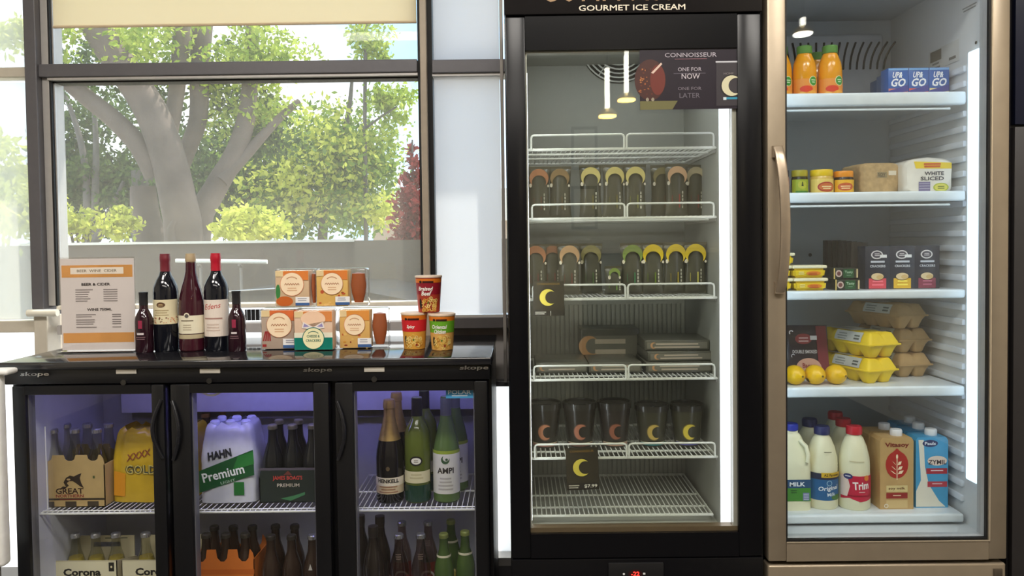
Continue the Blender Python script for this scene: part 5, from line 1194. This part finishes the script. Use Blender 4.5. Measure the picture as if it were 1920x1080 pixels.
# --- bread
def loaf(label, loc, w, d, h, m, art, rz, crown=.0, bag=None):
    t = thing('bread_loaf', label, 'bread', loc, rz)
    def fn(u, v):
        a_ = 2 * PI * u; c, s = math.cos(a_), math.sin(a_); e = .28
        x = math.copysign(abs(c) ** e, c) * w / 2; z = h / 2 + math.copysign(abs(s) ** e, s) * h / 2
        if z > h * .5: z += crown * math.cos(PI * x / w) ; x *= 1 + .03 * (z / h)
        k = 1 - .10 * max(0, (abs(v - .5) - .40) / .10) ** 2
        wob = 1 + .012 * math.sin(19 * u + 7 * v) * math.sin(13 * v + 3)
        return (x * k * wob, -d / 2 + d * v, h / 2 + (z - h / 2) * (k * wob))
    b = B(); b.surf(fn, 64, 20, wrap=True)
    b.bm.faces.new([v for v in sorted([v for v in b.bm.verts if abs(v.co.y + d / 2) < 1e-6], key=lambda v: math.atan2(v.co.z - h / 2, v.co.x))]); b.bm.faces.new([v for v in sorted([v for v in b.bm.verts if abs(v.co.y - d / 2) < 1e-6], key=lambda v: math.atan2(v.co.z - h / 2, v.co.x))])
    b.build('loaf', m, t, ang=50)
    if art: art.flat('bag_print', t, -d / 2)
    return t
lw, lh = sz(74, 2.24), sz(58, 2.24)
a = Art(); a.rect(-lw * .10, lw * .16, lh * .52, lh * .70, (150, 134, 100)); a.text('SOY', .002, lh * .62, lh * .10, (70, 60, 50), 1, w=lw * .2); a.lines(.003, lh * .56, lw * .2, 1, .004, (110, 100, 84), 1); a.rect(lw * .2, lw * .4, lh * .60, lh * .74, (226, 216, 196))
loaf('brown loaf of sliced bread with a small paper label', (W(1648, 340, 2.23).x, 2.29, SZ[1]), lw, .12, lh, mat('brown_crumb', (186, 156, 110), .8, noise=.18, nscale=90, bump=.5), None, .10)
L_ = [o for o in COL.objects if o.name.startswith('bread_loaf')][-1]; a.flat('bag_print', L_, -.0602)
ww, wh = sz(86, 2.24), sz(58, 2.24)
a = Art(); a.poly([(-ww * .32, wh * .98), (ww * .46, wh * .93), (ww * .46, wh * .74), (-ww * .28, wh * .76)], (238, 204, 40)); a.lines(ww * .06, wh * .92, ww * .4, 2, wh * .075, (206, 90, 30), 1, h=wh * .06)
a.text('WHITE', ww * .1, wh * .60, wh * .12, (40, 40, 60), 1, w=ww * .40, bold=.02); a.text('SLICED', ww * .06, wh * .44, wh * .12, (40, 40, 60), 1, w=ww * .48, bold=.02)
a.rect(-ww * .22, ww * .02, wh * .04, wh * .34, (120, 112, 150)); 
for k in range(3): a.rect(-ww * .21, ww * .01, wh * (.12 + .08 * k), wh * (.13 + .08 * k), (220, 216, 226), 1)
a.ell(ww * .24, wh * .16, ww * .16, wh * .14, (180, 190, 50), 1); a.ell(ww * .24, wh * .16, ww * .13, wh * .11, (222, 214, 90), 2); a.lines(ww * .24, wh * .2, ww * .16, 2, wh * .06, (120, 130, 40), 3)
loaf('white plastic bagged loaf of bread with yellow top band', (W(1744, 340, 2.19).x, 2.255, SZ[1]), ww, .13, wh, mat('white_bread_bag', (232, 226, 214), .3, coat=.4, noise=.08, nscale=30, bump=.3), None, -.04, crown=.010)
L_ = [o for o in COL.objects if o.name.startswith('bread_loaf')][-1]; a.flat('bag_print', L_, -.0653)
# --- spreads and packets on the third shelf
def mtub(px, Y, z, w, h, label, py=520):
    g = W(px, py, Y); t = thing('margarine_tub', label, 'margarine tub', (g.x, Y, z), 0, 'margarine tubs')
    d = .06
    b = B(); k = .92
    v = [b.bm.verts.new(q) for q in [(-w / 2 * k, -d / 2 * k, 0), (w / 2 * k, -d / 2 * k, 0), (w / 2 * k, d / 2 * k, 0), (-w / 2 * k, d / 2 * k, 0), (-w / 2, -d / 2, h * .75), (w / 2, -d / 2, h * .75), (w / 2, d / 2, h * .75), (-w / 2, d / 2, h * .75)]]
    for q in ((3, 2, 1, 0), (4, 5, 6, 7), (0, 1, 5, 4), (1, 2, 6, 5), (2, 3, 7, 6), (3, 0, 4, 7)): b.bm.faces.new([v[i] for i in q])
    bmesh.ops.bevel(b.bm, geom=b.bm.edges[:], offset=.006, segments=3, affect='EDGES'); b.build('tub', mat('margarine_yellow', (238, 206, 40), .35), t)
    B().box(-w / 2 - .002, w / 2 + .002, -d / 2 - .002, d / 2 + .002, h * .75, h, .003, 3).build('lid', mat('cream_lid', (244, 236, 200), .4), t)
    a = Art(); a.ell(.010, h * .36, w * .22, h * .17, (226, 130, 40), 1); a.lines(.008, h * .40, w * .3, 2, h * .12, (170, 60, 30), 2); a.lines(-w * .26, h * .5, w * .18, 2, h * .15, (250, 240, 170), 1)
    a.flat('tub_print', t, -d / 2 - .0012)
mY_ = 2.23; mw_, mh_ = sz(61, mY_), sz(23, mY_)
mtub(1513, mY_, SZ[2], mw_, mh_, 'yellow margarine tub under another tub with cream lid'); mtub(1511, mY_, SZ[2] + mh_ + .001, mw_, mh_, 'yellow margarine tub stacked on top of another tub')
mtub(1448, mY_, SZ[2], mw_, mh_, 'margarine tub at the base of three behind the door frame'); mtub(1446, mY_, SZ[2] + mh_ + .001, mw_, mh_, 'margarine tub in the middle of three behind the door frame'); mtub(1452, mY_, SZ[2] + 2 * mh_ + .002, mw_, mh_, 'margarine tub on top of three behind the door frame')
pw, ph_ = sz(46, 2.23), sz(20, 2.23)
for k, px in ((0, 1580), (1, 1577)):
    a = Art(); a.rect(-pw * .12, pw * .30, ph_ * .1, ph_ * .9, (24, 84, 44)); a.text('Tasty', pw * .1, ph_ * .60, ph_ * .3, (190, 220, 190), 1, w=pw * .32); a.lines(pw * .1, ph_ * .35, pw * .2, 1, .003, (140, 180, 150), 1); a.ell(-pw * .3, ph_ * .5, ph_ * .30, ph_ * .32, (210, 190, 180), 1); a.ell(-pw * .3, ph_ * .5, ph_ * .18, ph_ * .2, (110, 60, 60), 2); a.rect(-pw * .5, -pw * .45, 0, ph_, (216, 190, 110), 0); a.rect(pw * .40, pw * .47, ph_ * .1, ph_ * .9, (206, 186, 140), 0)
    g = W(px, 520, 2.23)
    carton('cheese_packet', ('dark green cheese packet lying under another packet', 'dark green cheese packet lying on top of another packet')[k], 'cheese', (g.x, 2.23, SZ[2] + k * (ph_ + .0015)), pw, .07, ph_, mat('dark_green_packet', (30, 36, 28), .35, noise=.06), a, 'cheese packets', bev=.004, part='wrapper')
NAVY = mat('navy_carton', (34, 40, 58), .4, noise=.05)
cw_, ch_ = sz(46, 2.24), sz(80, 2.24)
def crk(px, c, lb, Y=2.25, hh=ch_, rz=0, sticker=False):
    a = Art(); a.ell(-.002, hh * .80, cw_ * .24, hh * .10, (226, 222, 222), 0); a.ell(-.002, hh * .80, cw_ * .19, hh * .075, (70, 66, 80), 1); a.lines(-.002, hh * .83, cw_ * .24, 2, hh * .04, (226, 220, 220), 2)
    a.rect(-cw_ * .28, cw_ * .28, hh * .615, hh * .66, (200, 204, 214), 1); a.text('CRACKERS', 0, hh * .535, hh * .055, (216, 220, 228), 1, w=cw_ * .62, bold=.02)
    if sticker: a.rect(.006, cw_ * .36, hh * .73, hh * .80, (240, 240, 240), 3)
    a.rect(-cw_ * .36, cw_ * .34, .002, hh * .25, c, 1); a.lines(0, hh * .20, cw_ * .5, 2, hh * .08, tuple(min(255, v + 50) for v in c), 2); a.ell(-.001, hh * .29, cw_ * .27, hh * .09, (40, 36, 34), 1); a.ell(-.001, hh * .295, cw_ * .25, hh * .08, (230, 206, 160), 2); a.ell(.006, hh * .28, cw_ * .14, hh * .05, (214, 180, 120), 3)
    return carton('cracker_box', lb, 'cracker box', onr(px, 2, Y, 500), cw_, .05, hh, NAVY, a, 'cracker boxes', rz)
crk(1638, (222, 74, 90), 'navy cracker box with a pink panel', sticker=True); crk(1684, (226, 180, 44), 'navy cracker box with a yellow panel', sticker=True); crk(1730, (136, 46, 72), 'navy cracker box with a plum panel')
for k in range(6):
    g = onr(1560 + k * 9.5, 2, 2.50 - k * .038, 480)
    carton('cracker_box', 'dark brown box, %s from the back of the slanting row behind cheese packets' % ('first', 'second', 'third', 'fourth', 'fifth', 'sixth')[k], 'cracker box', g, .048, .030, sz(84, 2.45) * (1 - .01 * k), mat('dark_brown_box', (62, 54, 50), .45, noise=.1), Art().ell(.012, .10, .006, .018, (112, 104, 98)).lines(.012, .07, .02, 3, .012, (96, 88, 84)), 'slanting dark boxes')
for k, px in enumerate((1646, 1690, 1734)):
    carton('cracker_box', 'plain navy box standing behind the cracker box with the %s panel' % ('pink', 'yellow', 'plum')[k], 'cracker box', onr(px - 4, 2, 2.33, 500), cw_, .05, ch_ * .99, NAVY, None, 'second row navy boxes')
# --- fourth shelf: bacon, lemons, eggs
g = onr(1516, 3, 2.30, 650); bw_, bh_ = sz(78, 2.30), sz(100, 2.3)
bc = thing('bacon_pack', 'dark flat bacon pack with a maroon edge leaning behind the lemons', 'bacon pack', g, -.05)
b = B(); b.surf(lambda u, v: ((u - .5) * bw_, -.008 * math.sin(PI * u) ** .6 * math.sin(PI * v) ** .6, v * bh_), 16, 18); b.surf(lambda u, v: ((u - .5) * bw_, .008 * math.sin(PI * u) ** .6 * math.sin(PI * v) ** .6, v * bh_), 16, 18); b.build('pouch', mat('plum_pouch', (44, 36, 48), .28, coat=.5, noise=.1, nscale=18), bc, ang=70)
a = Art(); a.poly([(bw_ * .24, .004), (bw_ * .49, .004), (bw_ * .44, bh_ * .98), (bw_ * .20, bh_ * .98)], (120, 40, 52), 0); a.ell(-.012, bh_ * .74, bw_ * .20, bh_ * .10, (150, 60, 64), 1); a.lines(-.012, bh_ * .77, bw_ * .26, 2, bh_ * .06, (220, 180, 180), 2)
a.text('DOUBLE SMOKED', -.010, bh_ * .50, bh_ * .065, (220, 216, 220), 2, w=bw_ * .58, bold=.02); a.ell(.0, bh_ * .20, bw_ * .30, bh_ * .18, (206, 160, 140), 1)
a.text('Bacon', .0, bh_ * .24, bh_ * .09, (140, 40, 40), 3, w=bw_ * .3, bold=.02); a.rect(bw_ * .06, bw_ * .22, bh_ * .72, bh_ * .80, (230, 230, 232), 2); a.ring(-bw_ * .36, bh_ * .42, .004, .006, (220, 220, 226), 2, .5, 4); a.ring(-bw_ * .38, bh_ * .86, .004, .007, (230, 230, 236), 2, .5, 4)
a.build('pouch_print', bc, lambda u, v, e: (u, -.009 - e, v)); bc.rotation_euler.x = -.16
LEM = mat('lemon_rind', (240, 188, 8), .35, noise=.10, nscale=120, bump=.35)
def lemon(px, lb, rz, stick=False):
    Y = 2.205; g = W(px, 690, Y); r = sz(18.6, Y)
    t = thing('lemon', lb, 'lemon', (g.x, Y, SZ[3]), rz, 'lemons on the egg shelf')
    def fn(u, v):
        th = PI * v; a_ = 2 * PI * u; rr = r * math.sin(th); x = -r * 1.12 * math.cos(th)
        if v < .12: x -= r * .12 * (1 - v / .12)
        if v > .88: x += r * .12 * ((v - .88) / .12)
        return (x, rr * math.cos(a_) * .98, r * .985 + rr * math.sin(a_) * .98)
    b = B(); b.surf(fn, 28, 22, wrap=True); b.build('fruit', LEM, t, ang=80)
    B().tube([(r * 1.2, 0, r), (r * 1.27, 0, r)], .0028, 8).build('stem_end', mat('lemon_stem', (120, 96, 30), .7), t)
    if stick: a2 = Art(); a2.rect(-.004, .006, r * .3, r * .66, (70, 56, 20)); a2.build('fruit_sticker', t, lambda u, v, e: (u, -math.sqrt(max(0, (r * .98) ** 2 - (v - r) ** 2)) - e - .0006, v))
lemon(1490, 'yellow lemon nearest the fridge door frame', -1.25); lemon(1528, 'yellow lemon with a tiny dark sticker between two others', -1.3, True); lemon(1567, 'yellow lemon nearest the yellow egg cartons', -1.1)
def eggs(label, loc, m, rz, lab=True):
    w, d, h = .105, .215, .0725
    t = thing('egg_carton', label, 'egg carton', loc, rz, 'egg cartons')
    nx, ny = 28, 54
    def bump(x, y): return abs(math.sin(PI * (x + .5) * 2)) ** .5, abs(math.sin(PI * (y + .5) * 4)) ** .5
    def ramp(x, y, k): return min(1, (0.5 - abs(x)) * k * w) * min(1, (.5 - abs(y)) * k * d)
    mid = h * .52
    def topf(u, v):
        x, y = u - .5, v - .5; bx, by = bump(x, y); r = min(1, max(0, ramp(x, y, 70))) ** .5
        return (x * w, y * d, mid + .002 + (h - mid - .002) * r * (.70 + .30 * (bx * by if abs(y) > .34 or abs(x) > .2 else .9 + .1 * bx)))
    def botf(u, v):
        x, y = u - .5, v - .5; bx, by = bump(x, y); r = min(1, max(0, ramp(x, y, 60))) ** .6
        return (x * w * .99, y * d * .99, mid - .001 - (mid - .001) * r * (.25 + .75 * min(1, 1.25 * bx * by)))
    b = B(); b.surf(topf, nx, ny); b.build('lid', m, t, ang=75)
    b = B(); b.surf(botf, nx, ny); b.build('base', m, t, ang=75)
    B().box(-w / 2 - .003, w / 2 + .003, -d / 2 - .003, d / 2 + .003, mid - .002, mid + .003, .001).build('flange', m, t)
    if lab:
        a2 = Art(); a2.rect(-w * .36, w * .30, -d * .12, d * .34, (206, 206, 196)); a2.rect(w * .05, w * .28, -d * .10, -d * .02, (90, 100, 90), 1); a2.lines(-.01, d * .3, w * .4, 6, d * .05, (130, 134, 126), 1)
        a2.build('carton_label', t, lambda u, v, e: (u, v, h + e + .0006))
        a2 = Art(); [a2.rect(-d * .34, d * .16, mid + .006 + k_ * .0045, mid + .0105 + k_ * .0045, (200, 202, 194)) for k_ in range(6)]; a2.rect(-d * .30, -d * .2, mid + .012, h - .010, (90, 96, 90), 1); a2.lines(d * .02, h - .008, d * .2, 3, .007, (140, 144, 138), 1)
        a2.build('carton_label', t, lambda u, v, e: (-w / 2 + .0143 * ((v - mid) / (h - mid)) ** 2 - e - .0018, u, v))
    return t
YC = mat('yellow_egg_carton', (240, 206, 24), .55, noise=.05); BCN = mat('brown_pulp_carton', (186, 152, 104), .85, noise=.08, nscale=60, bump=.3)
eh = .0735
def egg_at(px, Yf, th, k): g = W(px, 690, Yf); return (g.x - .1075 * math.sin(th), Yf + .1075 * math.cos(th), SZ[3] + k * eh)
eggs('yellow egg carton at the bottom of the yellow stack', egg_at(1656, 2.20, .34, 0), YC, .34); eggs('yellow egg carton on top of the yellow stack', egg_at(1659, 2.20, .31, 1), YC, .31)
eggs('brown pulp egg carton at the bottom of the stack of three', egg_at(1717, 2.29, .16, 0), BCN, .16); eggs('brown pulp egg carton in the middle of the stack of three', egg_at(1716, 2.29, .20, 1), BCN, .20)
eggs('brown pulp egg carton on top of the stack of three', egg_at(1712, 2.28, .32, 2), BCN, .32)
# --- fifth shelf: milk
CREAM = mat('milk_white_plastic', (238, 234, 200), .35, noise=.02)
def milk(label, loc, h, capm, art, group=None, name='milk_bottle'):
    k = h / .24; P = [(.040, 0), (.044, .005), (.044, .060), (.0425, .110), (.0425, .128), (.041, .150), (.034, .182), (.025, .205), (.0185, .214), (.0185, .224)]
    return bottle(name, label, 'milk bottle', loc, [(r, z * k) for r, z in P], CREAM, [(.0195, .216 * k), (.0218, .217 * k), (.0222, .234 * k), (.020, .24 * k), (.001, .2405 * k)], capm, (art, .0443) if art else None, group)
RC = mat('red_milk_cap', (200, 30, 50), .4); NC = mat('navy_milk_cap', (40, 46, 100), .4)
a = Art(); e = .058; a.rect(-e, e, .040, .100, (196, 20, 60)); a.poly([(-e, .030), (-.03, .036), (0, .026), (.03, .030), (e, .036), (e, .045), (-e, .045)], (196, 20, 60), 0); a.poly([(-e, .04), (-.036, .04), (-.028, .07), (-.036, .100), (-e, .100)], (236, 214, 200), 1); a.ell(-.034, .098, .013, .008, (40, 50, 110), 2); a.lines(-.034, .1, .016, 1, .006, (230, 230, 240), 3); a.ell(.018, .094, .008, .008, (232, 130, 40), 2, 14); a.text('Trim', .002, .073, .022, (250, 240, 236), 2, w=.046, bold=.03, rot=.06); a.lines(.004, .056, .02, 1, .006, (240, 190, 190), 2); a.lines(-.01, .142, .05, 1, .004, (190, 180, 140), 0)
mt = milk('milk bottle with red cap and red trim label', onr(1601, 4, 2.225, 870), .235, RC, a)
dup(mt, onr(1581, 4, 2.32, 850), label='red capped milk bottle second in its row'); dup(mt, onr(1566, 4, 2.41, 840), label='red capped milk bottle at the back of its row')
a = Art(); a.rect(-e, e, .028, .100, (30, 96, 150)); a.rect(-e, e, .088, .106, (34, 40, 70), 1); a.rect(-.018, e, .094, .108, (216, 176, 40), 2); a.text('A2 Farmers', .012, .101, .007, (40, 34, 20), 3, w=.046, bold=.02); a.ring(.004, .078, .006, .008, (150, 190, 214), 2); a.text('Original', .003, .062, .016, (236, 242, 248), 2, w=.058, bold=.02, rot=.1, shear=.2); a.text('Milk', .010, .046, .010, (220, 232, 240), 2, w=.024, rot=.1); a.ell(.03, .036, .02, .008, (70, 120, 60), 1); a.lines(0, .168, .03, 1, .005, (90, 84, 60), 0)
mo = milk('milk bottle with navy cap and blue original label', onr(1541, 4, 2.235, 870), .233, NC, a)
dup(mo, onr(1518, 4, 2.33, 850), label='navy capped milk bottle standing behind the blue labelled one')
# jug with a handle, cut by the door frame
jg = thing('milk_jug', 'milk jug with blue cap, moulded handle and green label', 'milk bottle', onr(1483, 4, 2.235, 870))
def jfn(u, v):
    a_ = 2 * PI * u; c, s = math.cos(a_), math.sin(a_); h = .225; z = h * v
    k = 1 if v < .56 else (1 - .64 * ((v - .56) / .44) ** 1.5 if v < .94 else .36); e_ = .5
    return (math.copysign(abs(c) ** e_, c) * .048 * k, math.copysign(abs(s) ** e_, s) * .045 * k, z)
b = B(); b.surf(jfn, 40, 30, wrap=True); b.box(-.03, .03, -.03, .03, 0, .01); b.build('jug', CREAM, jg, ang=60)
B().lathe([(.0185, .222), (.0205, .224), (.0205, .238), (.018, .242), (.001, .2425)], 24).build('cap', mat('royal_blue_cap', (30, 50, 170), .4), jg)
b = B(); b.tube([(.014, -.030, .200), (.028, -.042, .185), (.033, -.047, .160), (.030, -.048, .140)], .006, 8); b.build('handle', CREAM, jg)
B().surf(lambda u, v: (.014 + .006 * math.cos(2 * PI * u) * math.sin(PI * v), -.0395 + .010 * v - .002 * (1 - v), .140 + .045 * v + .0 * u), 12, 6, wrap=True).build('handle_shade', mat('handle_shadow_recess', (186, 178, 140), .5), jg)  # darker patch stands in for shade in the handle hollow
a = Art(); a.rect(-.040, .040, .028, .084, (70, 140, 50)); a.rect(-.040, .040, .066, .090, (40, 80, 120), 1); a.text('MILK', .002, .077, .012, (240, 244, 248), 2, w=.044, bold=.03); a.rect(.018, .036, .030, .052, (120, 130, 170), 1)
for k in range(4): a.rect(.020, .034, .032 + k * .005, .034 + k * .005, (210, 214, 230), 2)
a.lines(-.008, .06, .02, 2, .006, (40, 90, 40), 1); a.flat('label_print', jg, -.0452)
# long life cartons
def brick(label, loc, w, d, h, m, art, capx=.012, group=None, rz=0):
    t = thing('milk_carton', label, 'milk carton', loc, rz, group)
    b = B(); b.prism([(-w / 2, 0), (w / 2, 0), (w / 2, h - .006), (-w / 2, h - .006)], -d / 2, d / 2); b.build('carton', m, t, smooth=False)
    B().prism([(-w / 2, h - .006), (w / 2, h - .006), (w / 2 - .006, h + .004), (-w / 2 + .006, h + .004)], -d / 2, d / 2).build('folded_top', m, t, smooth=False)
    B().lathe([(.0155, h + .002), (.0165, h + .004), (.0165, h + .018), (.0145, h + .022), (.001, h + .0225)], 24, cx=capx).build('cap', WHITE, t)
    if art: art.flat('carton_print', t, -d / 2)
    return t
vw, vh = sz(62, 2.22), sz(132, 2.22)
TAN = mat('tan_carton', (196, 160, 104), .45, noise=.05)
a = Art(); a.text('Vitasoy', 0, vh * .91, vh * .08, (130, 40, 28), 1, w=vw * .72, bold=.03)
drop = [(0, vh * .87)] + [(vw * .34 * math.sin(t), vh * .64 + vh * .20 * math.cos(t) * (1 if math.cos(t) < 0 else .95)) for t in [.35 + (2 * PI - .7) * k / 18 for k in range(19)]]
a.poly(drop, (178, 40, 32), 1)
for s in (-1, 1):
    for k, hv in enumerate((.52, .58, .65)):
        x0_, z0_ = s * vw * .02, vh * (hv - .02); x1_, z1_ = s * vw * (.20 - .03 * k), vh * (hv + .035); a.poly([(x0_, z0_), ((x0_ + x1_) / 2 + .003, (z0_ + z1_) / 2 - .004), (x1_, z1_), ((x0_ + x1_) / 2 - .003, (z0_ + z1_) / 2 + .004)], (248, 226, 190), 2)
a.rect(-.0012, .0012, vh * .42, vh * .72, (248, 226, 190), 2); a.ell(0, vh * .75, .003, vh * .035, (248, 226, 190), 2, 14)
a.rect(-vw * .32, vw * .32, vh * .25, vh * .34, (222, 200, 140), 1); a.text('soy milk', 0, vh * .295, vh * .045, (110, 70, 40), 2, w=vw * .5, bold=.02); a.rect(-vw * .32, vw * .32, vh * .155, vh * .235, (150, 36, 32), 1); a.lines(0, vh * .205, vw * .24, 1, .006, (226, 190, 160), 2); a.rect(-vw * .32, vw * .32, .003, vh * .13, (214, 184, 128), 1); a.ring(-vw * .32, vh * .05, .004, .006, (240, 230, 210), 2)
brick('tan soy milk carton with a red drop and leaf emblem', onr(1672, 4, 2.225, 870), vw, .06, vh, TAN, a)
brick('tan carton standing behind the soy milk carton with the leaf emblem', onr(1650, 4, 2.30, 860), vw, .06, vh, TAN, None)
zw, zh = sz(60, 2.23), sz(130, 2.23); SKY = mat('sky_blue_carton', (70, 160, 206), .4, noise=.05)
a = Art(); a.poly([(-zw * .42, zh * .98), (-zw * .26, zh * .98), (-zw * .22, zh * .60), (-zw * .10, zh * .34), (zw * .22, zh * .10), (zw * .42, .003), (-zw * .49, .003), (-zw * .49, zh * .24), (-zw * .34, zh * .4)], (238, 232, 214), 0)
a.ell(-zw * .06, zh * .93, zw * .24, zh * .05, (38, 44, 96), 1); a.text('Pauls', -zw * .06, zh * .93, zh * .045, (236, 240, 248), 2, w=zw * .34, bold=.02); a.ell(zw * .16, zh * .68, zw * .3, zh * .07, (236, 214, 196), 1); a.text('ZYMIL', zw * .16, zh * .66, zh * .065, (60, 40, 44), 2, w=zw * .56, bold=.02); a.rect(-zw * .18, zw * .47, zh * .49, zh * .57, (176, 40, 56), 1); a.lines(zw * .15, zh * .545, zw * .5, 1, .006, (240, 214, 214), 2); a.rect(-zw * .14, zw * .47, zh * .30, zh * .38, (190, 60, 76), 1); a.lines(zw * .16, zh * .355, zw * .44, 1, .006, (236, 190, 196), 2)
brick('sky blue long life milk carton with a milk splash print', onr(1737, 4, 2.235, 870), zw, .06, zh, SKY, a)
brick('sky blue milk carton second in its row', onr(1714, 4, 2.31, 860), zw, .06, zh, SKY, None); brick('sky blue milk carton at the back of its row', onr(1698, 4, 2.39, 850), zw, .06, zh, SKY, None)

# ================================================================== dark cabinet beyond the silver fridge
q0 = W(1899, 300, 2.06).x; zsplit = W(1905, 236, 2.06).z
dc = thing('tall_cabinet', 'tall dark cabinet with navy upper door beside the silver fridge', 'cabinet', (q0 + .3, 2.3, 0))
B().box(q0, q0 + .6, 2.075, 2.7, 0, 2.2).build('body', mat('cabinet_charcoal', (40, 38, 38), .5), dc, off=dc.location, smooth=False)
B().box(q0 + .002, q0 + .598, 2.055, 2.075, zsplit + .003, 2.2, .002).build('upper_door', mat('navy_door', (20, 24, 44), .35), dc, off=dc.location)
B().box(q0 + .002, q0 + .598, 2.055, 2.075, .08, zsplit - .003, .002).build('lower_door', mat('charcoal_door', (46, 43, 43), .45), dc, off=dc.location)

# ================================================================== housings of the ceiling panel lights (overhead, out of frame)
for hx, hy, hw_, hd_, lb in ((-1.7, .25, 1.1, .5, 'white framed ceiling light panel above the bar fridge'), (0.0, .25, 1.1, .5, 'white framed ceiling light panel above the freezer'), (1.6, .25, 1.1, .5, 'white framed ceiling light panel above the silver fridge'), (-.2, -1.1, 3.0, .5, 'long white framed ceiling light panel behind the photographer')):
    t = thing('ceiling_light', lb, 'ceiling light', (hx, hy, 3.125), group='ceiling light panels')
    B().box(-hw_ / 2 - .03, hw_ / 2 + .03, -hd_ / 2 - .03, hd_ / 2 + .03, .002, .075, .004).build('housing', WHITE, t)
    b = B(); b.frame(-hw_ / 2 - .03, hw_ / 2 + .03, -hd_ / 2 - .03, hd_ / 2 + .03, -.012, .004, .03, .03, .03, .03, 0)
    for v in b.bm.verts: v.co = Vector((v.co.x, v.co.z, v.co.y))
    b.build('frame', WHITE, t, smooth=False)
